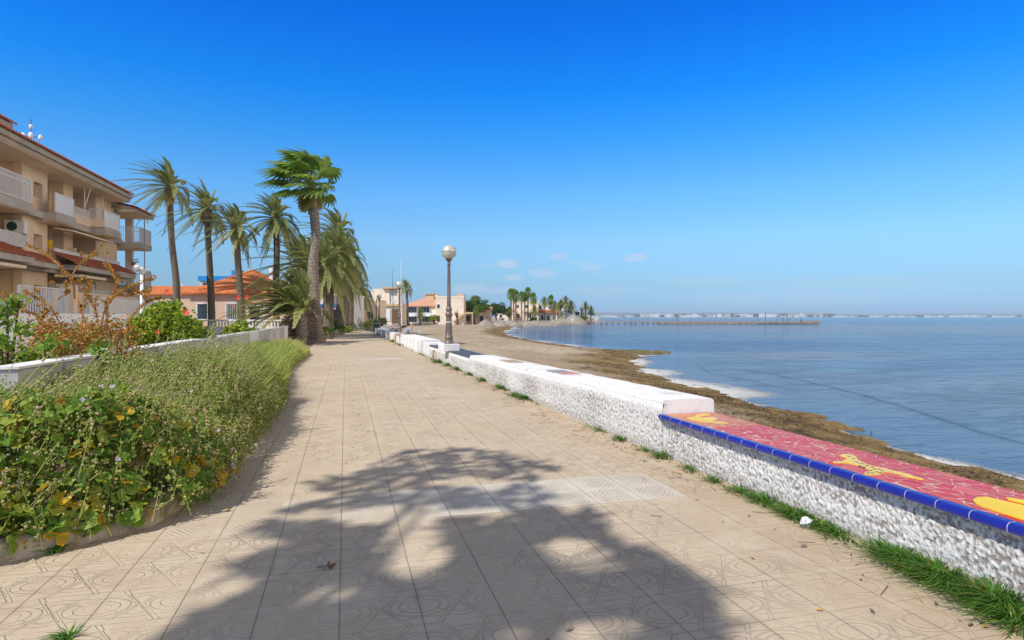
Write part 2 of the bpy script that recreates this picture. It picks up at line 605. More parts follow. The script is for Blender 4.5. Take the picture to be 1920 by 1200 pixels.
def whitewash():
    k = N('thick_whitewash', .85, .2)
    p = k.pos()
    n = k.noise(p, 9, 5, .65)
    st = k.noise(k.map(p, (1, 1, .4)), 2.5, 6, .7)
    c = k.mix(k.rng(st, .50, .75), (.80, .79, .77), (.55, .51, .46))
    cr = k.vor(k.map(k.pos(), (1, .5, 1)), 2.3, 'DISTANCE_TO_EDGE').outputs['Distance']
    c = k.mix(k.m('MULTIPLY', k.rng(cr, .012, .003), k.rng(n, .45, .6, 0, .5)), c, (.35, .31, .27))
    z = k.sep(k.pos())[2]
    c = k.mix(k.m('MULTIPLY', k.rng(z, .18, .0), k.rng(st, .35, .6, .1, .7)), c, (.42, .35, .27))
    k.col(c)
    k.bump(n, .35, .02)
    return k.mat


M['whitewash'] = whitewash()


def mosaic(name, cols, grout, scale):
    k = N(name, .3, .28)
    p = k.map(k.pos(), (1.15, .62, 0), (0, 0, .5))
    ds = k.n('ShaderNodeTexNoise'); k.link(k.pos(), ds.inputs['Vector']); ds.inputs['Scale'].default_value = 5
    va = k.n('ShaderNodeVectorMath', operation='MULTIPLY_ADD'); k.link(ds.outputs['Color'], va.inputs[0]); va.inputs[1].default_value = (.12, .12, 0); k.link(p, va.inputs[2]); p = va.outputs[0]
    e = k.vor(p, scale, 'DISTANCE_TO_EDGE').outputs['Distance']
    cv = k.vor(p, scale).outputs['Color']
    val = k.sep(cv)[0]
    c = k.ramp(val, cols)
    g = k.rng(e, .022, .038)
    k.col(k.mix(g, grout, c))
    k.link(k.rng(e, .02, .035, .85, .36), k.b.inputs['Roughness'])
    k.bump(k.m('ADD', g, k.m('MULTIPLY', val, .5)), .9, .006)
    return k.mat


M['mosaicred'] = mosaic('red_broken_tile_mosaic', [(0, (.50, .028, .014)), (.45, (.60, .045, .022)), (.8, (.54, .07, .035)), (1, (.66, .12, .06))], (.66, .46, .36), 13.0)
M['mosaicorange'] = mosaic('orange_broken_tile_mosaic', [(0, (.55, .12, .03)), (1, (.66, .22, .07))], (.60, .48, .36), 9.0)
M['mosaicyellow'] = mosaic('yellow_broken_tile_mosaic', [(0, (.75, .50, .05)), (1, (.85, .62, .08))], (.70, .58, .35), 16.0)
M['yellowglaze'] = flat('yellow_glazed_tile', (.84, .58, .012), .4, .25)
M['blackglaze'] = flat('black_glazed_tile', (.03, .03, .05), .2, .5)
M['darktile'] = plaster('dark_slate_tile', (.10, .10, .105), .15, rough=.5, bump=.15)


def nosing():
    k = N('cobalt_glazed_nosing', .16, .55)
    y = k.sep(k.pos())[1]
    v = k.m('ABSOLUTE', k.m('SUBTRACT', k.m('FRACT', k.m('DIVIDE', k.m('ADD', y, 20), .2)), .5))
    j = k.rng(v, .484, .492)
    n = k.noise(k.pos(), 5, 4, .6)
    k.col(k.mix(j, k.mix(n, (.008, .014, .20), (.014, .03, .34)), (.45, .40, .33)))
    k.link(k.rng(j, 0, 1, .16, .8), k.b.inputs['Roughness'])
    return k.mat


M['nosing'] = nosing()
G = dict(
    palm=[(0, (.20, .22, .065)), (.35, (.28, .32, .10)), (.7, (.40, .43, .16)), (.88, (.54, .49, .19)), (1, (.48, .37, .18))],
    fan=[(0, (.09, .16, .03)), (.5, (.20, .31, .055)), (.85, (.38, .50, .09)), (1, (.46, .39, .15))],
    mallow=[(0, (.06, .13, .02)), (.35, (.14, .27, .035)), (.7, (.25, .39, .05)), (.9, (.40, .47, .07)), (1, (.52, .48, .07))],
    yellow=[(0, (.58, .38, .02)), (.6, (.72, .46, .03)), (1, (.55, .22, .04))],
    seed=[(0, (.20, .27, .045)), (.5, (.34, .34, .09)), (.82, (.48, .38, .18)), (1, (.55, .36, .25))],
    flower=[(0, (.52, .45, .58)), (1, (.68, .64, .70))],
    grass=[(0, (.13, .22, .03)), (.5, (.33, .41, .06)), (.8, (.52, .49, .12)), (1, (.64, .48, .20))],
    lawn=[(0, (.05, .15, .015)), (.7, (.13, .30, .03)), (1, (.38, .36, .09))],
    hib=[(0, (.06, .14, .012)), (.4, (.17, .29, .018)), (.8, (.36, .45, .03)), (1, (.52, .52, .045))],
    rust=[(0, (.12, .17, .03)), (.28, (.28, .27, .035)), (.5, (.44, .22, .03)), (.75, (.50, .19, .035)), (1, (.60, .36, .11))],
    pine=[(0, (.05, .10, .015)), (.6, (.13, .21, .03)), (1, (.24, .31, .05))],
    dark=[(0, (.026, .07, .02)), (.6, (.065, .14, .035)), (1, (.13, .22, .05))],
    dry=[(0, (.14, .105, .08)), (.6, (.28, .22, .17)), (1, (.40, .33, .26))],
)
for k_ in list(G): M['L_' + k_] = leafmat('leaf_' + k_, G[k_], .38 if k_ not in ('seed', 'dry', 'rust') else .08)


def bark(name, c1, c2, rings=14):
    k = N(name, .95, .1)
    o = k.obj()
    z = k.sep(o)[2]
    n = k.noise(k.map(o, (4, 4, 1.2)), 2.2, 6, .7)
    w = k.m('FRACT', k.m('ADD', k.m('MULTIPLY', z, rings), k.m('MULTIPLY', n, 1.8)))
    t = k.m('MULTIPLY', k.rng(w, .0, .35, .45, 1), k.rng(w, 1.0, .75, .45, 1))
    t = k.m('MULTIPLY', t, k.rng(k.noise(k.map(o, (9, 9, 5)), 1.6, 5, .7), .35, .6, .3, 1))
    k.col(k.mix(k.m('MULTIPLY', t, k.rng(n, .25, .7, .35, 1)), c1, c2))
    k.bump(k.m('ADD', t, n), 1.0, .05)
    return k.mat


M['barkdate'] = bark('date_palm_bark', (.15, .12, .095), (.36, .30, .235), 7)
M['barkfan'] = bark('fan_palm_bark', (.22, .17, .13), (.56, .47, .38), 5)
M['wood'] = bark('twig_wood', (.10, .07, .045), (.20, .15, .10), 20)

# ================================================================== SETTING
# shoreline, surveyed on the water level
SEA = -1.0
shore_px = [(1920, 906), (1780, 878), (1640, 835), (1540, 799), (1490, 785), (1400, 757), (1330, 738), (1250, 717), (1205, 705),
            (1183, 690), (1180, 676), (1190, 665), (1160, 660.5), (1120, 657.5), (1080, 652), (1030, 645), (985, 638), (955, 632), (938, 625),
            (944, 619), (962, 613.5), (1000, 610), (1050, 607.8), (1110, 606.2)]
shore = [gp(a, b, SEA) for a, b in shore_px]
first = [Vector((5.2, -60, 0)), Vector((5.4, -10, 0)), Vector((5.7, 3, 0))]
e0 = shore[-1]
tail = [at(1112, 230), at(1118, 300), at(1122, 900), at(1124, 3000)]
SH = np.array([(p.x, p.y) for p in first + shore + tail])


def shore_dist(P):
    """signed distance to the shoreline, + on the land side"""
    best = np.full(len(P), 1e18)
    sign = np.ones(len(P))
    for i in range(len(SH) - 1):
        a, b = SH[i], SH[i + 1]
        ab = b - a
        t = np.clip(((P - a) @ ab) / (ab @ ab), 0, 1)
        q = a + t[:, None] * ab
        dd = ((P - q) ** 2).sum(1)
        cr = ab[0] * (P[:, 1] - a[1]) - ab[1] * (P[:, 0] - a[0])
        up = dd < best
        best[up] = dd[up]
        sign[up] = np.where(cr[up] > 0, 1, -1)
    return np.sqrt(best) * sign


# sharper corners are resolved by a ray-parity test instead of the local cross product
POLY = np.vstack([SH, [(-4000, 3000), (-4000, -60)]])


def on_land(P):
    x, y = P[:, 0], P[:, 1]
    inside = np.zeros(len(P), bool)
    n = len(POLY)
    for i in range(n):
        x1, y1 = POLY[i]
        x2, y2 = POLY[(i + 1) % n]
        c = (y1 > y) != (y2 > y)
        with np.errstate(divide='ignore', invalid='ignore'):
            xi = (x2 - x1) * (y - y1) / (y2 - y1) + x1
        inside ^= c & (x < xi)
    return inside


def polar(name, mat, angs, dist, zf):
    A, Dd = np.meshgrid(angs, dist)
    P = np.stack([Dd * np.sin(A), Dd * np.cos(A)], -1).reshape(-1, 2)
    d = np.abs(shore_dist(P))
    d = np.where(on_land(P), d, -d)
    z = zf(P, d)
    na, nd = len(angs), len(dist)
    idx = np.arange(na * nd).reshape(nd, na)
    quads = np.stack([idx[:-1, :-1], idx[:-1, 1:], idx[1:, 1:], idx[1:, :-1]], -1).reshape(-1, 4)
    quads = quads[:, ::-1]
    me = bpy.data.meshes.new(name)
    co = np.column_stack([P, z])
    me.vertices.add(len(co)); me.vertices.foreach_set('co', co.ravel().astype(np.float32))
    me.loops.add(quads.size); me.loops.foreach_set('vertex_index', quads.ravel().astype(np.int32))
    me.polygons.add(len(quads)); me.polygons.foreach_set('loop_start', (np.arange(len(quads)) * 4).astype(np.int32))
    me.polygons.foreach_set('use_smooth', np.ones(len(quads), bool))
    me.update(calc_edges=True)
    a = me.attributes.new('shore', 'FLOAT', 'POINT')
    a.data.foreach_set('value', d.astype(np.float32))
    me.materials.append(mat)
    o = bpy.data.objects.new(name, me)
    COL.objects.link(o)
    return kind(o, 'structure')


def vnoise(P, s, seed=0.0):
    return np.array([noise.fractal(Vector((p[0] * s + seed, p[1] * s, seed)), 1.0, 2.0, 4) for p in P])


def sand_z(P, d):
    n = vnoise(P, .35, 3.0)
    n2 = vnoise(P, 1.6, 9.0)
    land_ = SEA + .05 + .62 * (1 - np.exp(-np.maximum(d, 0) / 4.2)) + np.clip(d / 6, 0, 1) * n * .07 + np.clip(d / 2, 0.5, 1) * n2 * .05
    under = SEA + .05 + .10 * np.minimum(d, 0) + n2 * .06 + n * .07
    return np.where(d > 0, land_, np.maximum(under, -4))


angs = np.concatenate([np.linspace(-.02, .80, 300), np.linspace(.81, 2.2, 60)])
dist = np.concatenate([np.geomspace(3.6, 260, 300)])
polar('beach_sand', M['sand'], angs, dist, sand_z)
angs = np.concatenate([np.linspace(-.2, .85, 320), np.linspace(.86, 2.4, 50)])
dist = np.concatenate([np.geomspace(3.4, 300, 320), np.geomspace(310, 14000, 60)])
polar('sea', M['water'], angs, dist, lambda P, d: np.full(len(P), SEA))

# the sea wall runs along this line (front face x at each y)
WALL = [(-8, 3.32), (6, 3.28), (16, 3.12), (23, 2.96), (30, 2.88), (40, 2.76), (54, 2.6), (60, 2.5)]


def wx(y):
    for (y0, x0), (y1, x1) in zip(WALL, WALL[1:]):
        if y <= y1: return x0 + (x1 - x0) * (y - y0) / (y1 - y0)
    return WALL[-1][1]


# land under everything on the left and behind the bay
back = [at(735, 62), at(752, 100), at(768, 140), at(930, 176), at(1010, 196), at(1085, 216), at(1108, 232), at(1112, 3000)]
g = MB()
pts = [(-3000, -200), (3.25, -200), (3.25, -8)] + [(wx(y) + .1, y) for y in (6, 16, 23, 30, 40, 54, 58)] + [(p.x, p.y) for p in back] + [(-3000, 3000)]
g.add([(x, y, -.03) for x, y in pts], [tuple(range(len(pts)))])
kind(g.build('ground', M['land']), 'structure')

# promenade paving: left edge follows the kerb of the planting bed
LEFT = [(-8, -2.6), (3.9, -3.05), (4.25, -2.35), (4.55, -1.85), (4.95, -1.35), (5.6, -1.18), (9, -1.12), (14, -1.22), (17.6, -1.52), (21, -1.5), (25.5, -1.38), (27.5, -1.6), (40, -1.75), (60, -1.9), (72, -2.2)]


def lx(y):
    for (y0, x0), (y1, x1) in zip(LEFT, LEFT[1:]):
        if y <= y1: return x0 + (x1 - x0) * (y - y0) / (y1 - y0)
    return LEFT[-1][1]


g = MB()
pts = [(-2.6, -8), (wx(-8) + .05, -8)] + [(wx(y) + .05, y) for y in (6, 16, 23, 30, 40, 54, 60)] + [(2.0, 72), (1.0, 84), (-4, 92)] + [(x, y) for y, x in LEFT[::-1]]
g.add([(x, y, 0) for x, y in pts], [tuple(range(len(pts)))])
kind(g.build('promenade', M['pave']), 'structure')

# planting bed soil, its kerb of rendered stones
g = MB()
bed = [(x, y) for y, x in LEFT if 3.9 <= y <= 27.5]
pts = [(x - .06, y) for x, y in bed] + [(-3.0, 34), (-3.02, 3.9)]
g.add([(x, y, .06) for x, y in pts], [tuple(range(len(pts)))])
kind(g.build('planting_bed_soil', M['soil']), 'structure')


def kerb_run(ptsxy, h, w, mat, name, label, gapset=()):
    """rounded, slightly broken kerb following a polyline"""
    b = MB()
    for i in range(len(ptsxy) - 1):
        if i in gapset: continue
        a, c = Vector((*ptsxy[i], 0)), Vector((*ptsxy[i + 1], 0))
        d = (c - a)
        L = d.length
        d.normalize()
        nrm = Vector((-d.y, d.x, 0))
        ns = max(1, int(L / .12))
        rings = []
        for k in range(ns + 1):
            p = a + d * L * k / ns
            q = 1 + .10 * noise.noise(p * 2.3) + .06 * noise.noise(p * 9)
            prof = [(0, -.02), (0.005, h * .8 * q), (.03, h * q), (w * .6, h * q * 1.02), (w, h * .86 * q), (w + .02, -.02)]
            jx = .018 * noise.noise(p * 4 + Vector((5, 0, 0)))
            rings.append([p + nrm * (u + jx) + Vector((0, 0, v)) for u, v in prof])
        vs = [v for r in rings for v in r]
        m = len(rings[0])
        fs = [(k * m + j, (k + 1) * m + j, (k + 1) * m + j + 1, k * m + j + 1) for k in range(ns) for j in range(m - 1)]
        fs += [tuple(range(m)), tuple(range(ns * m + m - 1, ns * m - 1, -1))]
        b.add(vs, fs)
    o = b.build(name, mat)
    return tag(o, label, 'kerb')


def kerbmat():
    k = N('pitted_render_kerb', .95, .1)
    p = k.pos()
    n = k.noise(p, 5, 6, .7)
    c = k.mix(k.rng(n, .35, .65), (.36, .285, .20), (.64, .54, .41))
    k.col(c)
    k.bump(k.m('ADD', n, k.noise(p, 45, 4, .7)), .8, .03)
    return k.mat


M['kerb'] = kerbmat()
kerb_run([(-3.6, 3.7), (-2.9, 3.98), (-2.35, 4.24), (-1.85, 4.54), (-1.35, 4.94), (-1.18, 5.6), (-1.12, 9), (-1.2, 13.5)], .15, .16, M['kerb'], 'bed_kerb',
         'pitted beige kerb curving round the near end of the weedy planting bed')
kerb_run([(-1.50, 18.2), (-1.5, 21), (-1.38, 25.5), (-1.6, 27.2)], .13, .2, M['kerb'], 'bed_kerb', 'grey stone kerb below the yellow grass near the palms')

# ------------------------------------------------------------------ sea wall
def rough_face(mb, x_of, y0, y1, z0, z1, step, amp, seed=0):
    """displaced rough-cast facing the promenade (-x)"""
    ny, nz = max(2, int((y1 - y0) / step)), max(2, int((z1 - z0) / step))
    vs, ts = [], []
    for i in range(ny + 1):
        y = y0 + (y1 - y0) * i / ny
        for j in range(nz + 1):
            z = z0 + (z1 - z0) * j / nz
            p = Vector((seed, y * 46, z * 36))
            h = noise.noise(p) * .75 + noise.noise(p * 2.1 + Vector((7, 0, 0))) * .55 + noise.noise(p * .3) * .25
            h = max(-.5, min(1, h))
            edge = min(1, (i if i < ny - i else ny - i) / 3, (nz - j) / 2 if nz - j < 3 else 1)
            vs.append((x_of(y) - amp * h * edge, y, z))
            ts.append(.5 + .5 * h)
    m = nz + 1
    o = len(mb.v)
    mb.v.extend(vs)
    mb.t.extend(ts)
    for i in range(ny):
        for j in range(nz):
            mb.f.append((o + i * m + j, o + i * m + j + 1, o + (i + 1) * m + j + 1, o + (i + 1) * m + j))
            mb.m.append(0)


# near bench: rough wall with a broken-tile seat
SB = thing('mosaic_bench', 'long low bench wall topped with red broken tile mosaic and blue tile edging', 'bench', (3.3, 6, 0))
O = (3.3, 6, 0)
b = MB(O)
rough_face(b, lambda y: 3.335, -.6, 6.075, -.02, .405, .0105, .018)
b.build('rough_face', M['roughcast'], SB, True)
b = MB(O)
b.box(3.35, 3.90, -4, 6.03, -.7, .42)
b.build('wall_core', M['whitewash'], SB)
b = MB(O)
prof = [(3.30, .43), (3.895, .43), (3.905, .4485), (3.895, .452), (3.285, .452)]
vs = [(x, y, z) for y in (-4, 6.035) for x, z in prof]
b.add(vs, [(0, 1, 6, 5), (1, 2, 7, 6), (2, 3, 8, 7), (3, 4, 9, 8), (4, 0, 5, 9), (4, 3, 2, 1, 0), (5, 6, 7, 8, 9)])
seat = b.build('mosaic_seat', M['mosaicred'], SB)
b = MB(O)
ns = 8
for y in (0,):
    ring0, ring1 = [], []
    cx, cz, r = 3.275, .4265, .028
    vs = []
    for yy in (-4, 6.05):
        vs += [(3.31, yy, .398), (3.262, yy, .399), (3.250, yy, .408)]
        vs += [(cx - r * math.sin(a), yy, cz + r * math.cos(a)) for a in (1.7, 1.3, .9, .5, .15, -.2)]
        vs += [(3.31, yy, .4545)]
    m = len(vs) // 2
    fs = [(i, i + 1, m + i + 1, m + i) for i in range(m - 1)] + [(m - 1, 0, m, 2 * m - 1), tuple(range(m - 1, -1, -1)), tuple(range(m, 2 * m))]
    b.add(vs, fs)
b.build('blue_edging', M['nosing'], SB, False)
b = MB(O)
b.box(3.31, 3.88, 5.18, 6.025, .4505, .4545)
o_ = b.build('orange_mosaic_end', M['mosaicorange'], seat)
o_['label'] = 'orange mosaic patch against the white wall end'


def decal(pts, z0=.4515, th=.005):
    return [(x, y) for x, y in pts], z0, z0 + th


def top_px(px, py):
    p = gp(px, py, .4575)
    return (p.x, p.y)


def poly_prism(mb, pxs, th=.0065, mi=0):
    q = [top_px(a, b_) for a, b_ in pxs]
    area = sum(q[i][0] * q[(i + 1) % len(q)][1] - q[(i + 1) % len(q)][0] * q[i][1] for i in range(len(q)))
    if area < 0: q = q[::-1]
    mb.prism(q, .4505, .4515 + th, mi)


# the spotted cat laid in yellow tile
b = MB(O)
poly_prism(b, [(1574, 853), (1582, 851), (1600, 853), (1606, 857), (1608, 862), (1628, 871), (1652, 877), (1666, 880), (1672, 881), (1700, 888), (1730, 897), (1731, 899), (1700, 893), (1672, 885), (1660, 884),
               (1650, 889), (1622, 889), (1621, 885), (1630, 884), (1626, 878), (1610, 872), (1592, 868), (1562, 867), (1562, 865), (1580, 864), (1588, 860), (1580, 856)])
for (a, c) in [(1592, 856), (1600, 860), (1606, 866), (1616, 869), (1612, 874), (1626, 873), (1636, 876), (1640, 880), (1632, 882), (1648, 880), (1654, 883), (1644, 885), (1636, 887), (1628, 887), (1620, 876), (1650, 886)]:
    x, y = top_px(a, c)
    b.prism([(x + .011 * math.cos(t), y + .013 * math.sin(t)) for t in [i * PI / 3 for i in range(6)]], .457, .4592, 1)
cat = b.build('spotted_cat_mosaic', [M['mosaicyellow'], M['blackglaze']], seat)
cat['label'] = 'yellow spotted wild cat laid in broken tile'
b = MB(O)
poly_prism(b, [(1824, 937), (1832, 932), (1850, 931), (1960, 957), (1960, 985), (1920, 974), (1860, 955), (1830, 944)])
poly_prism(b, [(1886, 932), (1960, 943), (1960, 953), (1890, 936)])
yb = b.build('yellow_animal_mosaic', M['yellowglaze'], seat)
yb['label'] = 'plain bright yellow tile figure at the near end of the bench'
b = MB(O)
poly_prism(b, [(1302, 781), (1308, 777), (1322, 776), (1334, 778), (1322, 779), (1312, 781), (1316, 783), (1340, 782), (1348, 785), (1336, 789), (1366, 792), (1362, 794), (1318, 791), (1296, 787), (1286, 784)])
sn = b.build('snail_mosaic', M['mosaicyellow'], seat)
sn['label'] = 'small curled yellow figure by the orange tiles'


def wall_piece(y0, y1, h0, h1, depth, name, label, top='whitewash', rough=True, step=.02, z_drop=-.7):
    base = (wx(y0), y0, 0)
    t = thing(name, label, 'wall', base)
    if rough:
        b = MB(base)
        hm = lambda y: h0 + (h1 - h0) * (y - y0) / (y1 - y0)
        ny, nz = max(2, int((y1 - y0) / step)), max(2, int(max(h0, h1) / step))
        for i in range(ny + 1):
            y = y0 + (y1 - y0) * i / ny
            for j in range(nz + 1):
                z = -.02 + (hm(y) - .02) * j / nz
                p = Vector((3, y * 42, z * 34))
                h = noise.noise(p) * .75 + noise.noise(p * 2.1 + Vector((7, 0, 0))) * .5
                h = max(-.5, min(1, h))
                e = 0 if j == nz else 1
                b.v.append((wx(y) + .05 * max(0, (j / nz - .9)) * 5 - .016 * h * e, y, z))
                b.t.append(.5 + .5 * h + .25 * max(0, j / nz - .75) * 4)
        m = nz + 1
        b.v = [(x + .024, y, z) for x, y, z in b.v[:m]] + b.v + [(x + .024, y, z) for x, y, z in b.v[-m:]]
        b.t = b.t[:m] + b.t + b.t[-m:]
        for i in range(ny + 2):
            for j in range(nz):
                b.f.append((i * m + j, i * m + j + 1, (i + 1) * m + j + 1, (i + 1) * m + j))
                b.m.append(0)
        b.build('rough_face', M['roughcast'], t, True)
    b = MB(base)
    fx = .028 if rough else 0
    q = []
    n = max(2, int((y1 - y0) / .16))
    vs, fs = [], []
    for i in range(n + 1):
        y = y0 + (y1 - y0) * i / n
        h = h0 + (h1 - h0) * i / n
        j = .009 * noise.noise(Vector((1, y * 3, 0))) + .006 * noise.noise(Vector((1, y * 9, 4)))
        x = wx(y) + fx
        for (u, z) in ((0, z_drop if not rough else -.1), (0.0, h - .022), (.006, h - .006 + j), (.02, h + j), (depth * .5, h + .006 - j), (depth - .02, h + j), (depth, h - .025), (depth + .03, z_drop)):
            vs.append((x + u, y, z))
    m = 8
    for i in range(n):
        for j in range(m - 1):
            fs.append((i * m + j + 1, i * m + j, (i + 1) * m + j, (i + 1) * m + j + 1)[::-1])
    fs.append(tuple(range(m)))
    fs.append(tuple(range(n * m + m - 1, n * m - 1, -1)))
    b.add(vs, fs)
    b.build('coping' if rough else 'wall_body', M[top], t, False)
    return t, base


M['fade_brown'] = plaster('faded_brown_tile', (.50, .38, .30), .15, stain=.3)
M['fade_darktile'] = plaster('faded_grey_tile', (.36, .36, .36), .15, stain=.3)
M['fade_mosaicred'] = plaster('faded_red_tile', (.56, .33, .30), .15, stain=.3)
t, O = wall_piece(6.05, 16.0, .60, .49, .62, 'sea_wall', 'long rough white sea wall with thick smooth top beyond the mosaic bench', step=.0135)
for (lab, a, c, mats) in (('square of brown tile set into the wall top', (948, 679), (974, 686), 'brown'), ('grey tile plaque set into the wall top', (1052, 704), (1072, 709), 'darktile'), ('red tile set into the wall top', (1074, 707), (1104, 713), 'mosaicred')):
    b = MB(O)
    y = {'brown': 12.6, 'darktile': 9.9, 'mosaicred': 9.45}[mats]
    ln = {'brown': .9, 'darktile': .42, 'mosaicred': .42}[mats]
    h = .60 + (.49 - .60) * (y - 6.05) / 9.95
    b.box(wx(y) + .16, wx(y) + .48, y, y + ln, h - .02, h + .012)
    o = b.build('tile_inset', M['fade_' + mats], t)
    o['label'] = lab
t, O = wall_piece(16.0, 22.9, .43, .43, .60, 'sea_wall', 'lower stretch of rough white sea wall with dark slate top carrying a lamp', step=.022)
b = MB(O)
b.add([(wx(y) + u, y, z) for y in (16.02, 22.88) for u, z in ((.0, .435), (.62, .435), (.62, .46), (0, .46))], [(0, 1, 5, 4), (1, 2, 6, 5), (2, 3, 7, 6), (3, 0, 4, 7), (3, 2, 1, 0), (4, 5, 6, 7)])
b.build('slate_top', M['darktile'], t)
wall_piece(22.9, 24.6, .50, .50, .75, 'sea_wall', 'short raised white wall block just past the lamp', rough=False)
t, O = wall_piece(25.2, 33.6, .56, .55, .8, 'sea_wall', 'buttressed plain white sea wall in front of the seated person', rough=False)
for k in range(6):
    y = 25.5 + k * 1.35
    b = MB(O)
    b.box(wx(y) - .09, wx(y) + .02, y, y + .28, -.02, .46)
    b.build('buttress', M['whitewash'], t)
t, O = wall_piece(34.4, 57.0, .50, .50, .6, 'sea_wall', 'plain white sea wall running on past the person to the green bin', rough=False)
wall_piece(33.6, 34.4, .42, .42, .6, 'sea_wall', 'short low white wall where the person sits', rough=False)


def wall_line(p0, p1, h, w, name, label, zb=-.6, mat='whitewash'):
    d = Vector((p1.x - p0.x, p1.y - p0.y, 0))
    L = d.length
    t = MB((p0.x, p0.y, 0))
    d.normalize()
    nn = Vector((-d.y, d.x, 0)) * w
    q = [(p0.x, p0.y), (p1.x, p1.y), (p1.x + nn.x, p1.y + nn.y), (p0.x + nn.x, p0.y + nn.y)]
    t.prism(q, zb, h)
    return tag(t.build(name, M[mat]), label, 'wall')


wall_line(at(716, 58), at(737, 84), .5, .4, 'low_wall', 'low white wall turning off behind the green bin')
wall_line(at(772, 142), at(930, 172), .28, .5, 'low_wall', 'long low white wall along the back of the beach below the houses')
wall_line(at(955, 182), at(1065, 206), .30, .5, 'low_wall', 'low white wall behind the sand piles under the distant palms')

# weathered iron pipe stub at the wall foot
b = MB((wx(21.2) - .12, 21.2, 0))
b.tube([(wx(21.2) - .12, 21.2, -.02), (wx(21.2) - .12, 21.2, .30), (wx(21.2) - .06, 21.2, .36)], .045, 10)
tag(b.build('drain_pipe', M['kerb'], smooth=True), 'stubby grey pipe standing against the rough wall below the lamp', 'pipe')

# ------------------------------------------------------------------ globe lamps
def lamp_parts(t, plinth=True, far=False):
    seg = 12 if far else 28
    z = .2 if plinth else 0
    if plinth:
        b = MB()
        b.prism([(-.27, -.27), (.27, -.27), (.27, .27), (-.27, .27)], -.02, .205)
        o = b.build('plinth', M['whitewash'], t)
        bv = o.modifiers.new('bevel', 'BEVEL'); bv.width = .015; bv.segments = 2
    b = MB()
    prof = [(.150, 0), (.150, .03), (.135, .06), (.120, .10), (.118, .17), (.128, .185), (.128, .21), (.112, .23), (.102, .45), (.090, .72), (.086, .84), (.100, .87), (.116, .90), (.116, .93), (.096, .95),
            (.078, .99), (.078, 1.02), (.098, 1.05), (.100, 1.08), (.078, 1.11), (.064, 1.16), (.055, 1.7), (.045, 2.40), (.045, 2.44), (.056, 2.46), (.056, 2.48), (.045, 2.50), (.045, 2.555), (.06, 2.565), (.085, 2.60), (.11, 2.625), (.112, 2.645), (.02, 2.65)]
    b.lathe(prof, seg, (0, 0, z))
    b.build('post', M['iron'], t, True)
    b = MB()
    b.ball((0, 0, z + 2.85), .232, seg, seg // 2)
    gl = b.build('globe', M['globe'], t, True)
    if not far:
        b = MB()
        b.lathe([(.2325, -.008), (.2345, -.008), (.2345, .008), (.2325, .008)], 28, (0, 0, z + 2.85))
        b.build('seam_ring', M['iron'], gl, True)
        b = MB()
        b.lathe([(.094, .66), (.097, .66), (.096, .69), (.093, .69)], 20, (0, 0, z))
        for a in (.3, 2.9):
            b.tube([(.09 * math.cos(a), .09 * math.sin(a), z + .675), (.16 * math.cos(a), .16 * math.sin(a), z + .69), (.21 * math.cos(a), .21 * math.sin(a), z + .67)], .006, 5)
        b.build('tape_band', M['rope'], t, True)
    return t


L1 = lamp_parts(thing('globe_lamp', 'tall globe street lamp on a white plinth on the slate topped wall', 'street lamp', (3.10, 19.15, .46), .15, 'globe lamps along the sea wall'))
L2 = lamp_parts(thing('globe_lamp', 'globe street lamp standing behind the wall just left of the seated person', 'street lamp', (3.17, 38.4, .62), .15, 'globe lamps along the sea wall'), False, True)
dup(L2, (2.98, 58.2, .48), label='globe street lamp rising beside the dark green bin')
dup(L2, (3.0, 79.5, .35), label='second smallest globe street lamp, seen past the one by the bin', sc=.97)
dup(L2, (4.6, 99, .2), label='farthest and smallest globe street lamp before the cream house', sc=.95)

# dark pole with a crook and the bin
t = thing('lamp_post', 'thin dark lamp post with a hooked arm rising behind the green bin', 'lamp post', at(705.5, 64, None, 0))
b = MB()
b.tube([(0, 0, 0), (0, 0, 3.1), (.04, 0, 3.3), (.16, 0, 3.38), (.28, 0, 3.3)], .045, 8)
b.build('pole', M['iron'], t, True)
b = MB()
b.lathe([(.02, .1), (.10, .06), (.13, -.05), (.03, -.08)], 12, (.28, 0, 3.22))
b.build('lamp_head', M['iron'], t, True)
t = thing('litter_bin', 'dark green litter bin on the promenade in front of a globe lamp', 'bin', at(704.6, 56.0))
b = MB()
b.lathe([(.19, .12), (.21, .16), (.225, .8), (.235, .82), (.235, .86), (.21, .86), (.20, .5)], 16)
b.build('bin_body', M['bingreen'], t, True)
b = MB()
b.lathe([(.24, .98), (.22, 1.08), (.10, 1.14), (.02, 1.15)], 16)
b.build('hood', M['bingreen'], t, True)
b = MB()
b.tube([(.16, 0, 0), (.16, 0, 1.02)], .025, 6)
b.tube([(-.16, 0, 0), (-.16, 0, 1.02)], .025, 6)
b.build('stand', M['iron'], t)

# two thin poles behind the beach
tag(MB(at(738.2, 118)).tube([at(738.2, 118) + Vector((0, 0, -.1)), at(737, 118) + Vector((0, 0, 4)), at(735.2, 118) + Vector((0, 0, 10.6))], [.09, .07, .03], 6).build('mast', M['iron']), 'thin dark leaning mast against the sky by the cream house', 'mast')
tag(MB(at(752, 100)).tube([at(752, 100) + Vector((0, 0, -.5)), at(752, 100) + Vector((0, 0, 11.0))], [.06, .035], 6).build('flagpole', M['whiteclean']), 'thin white flagpole just right of the second lamp', 'pole')

# wind-blown barrier tape on the beach just past the second lamp is left as a pale rail
tl = thing('hand_rail', 'short pale blue rail on the beach behind the second lamp', 'railing', at(752, 62))
for s in (0, .9, 1.8):
    MB().tube([(s, 0, -.5), (s, 0, .22)], .025, 6).build('rail_post', M['rope'], tl)
MB().tube([(-.3, 0, .22), (.9, 0, .26), (2.1, 0, -.02)], .03, 6).build('rail', M['rope'], tl)

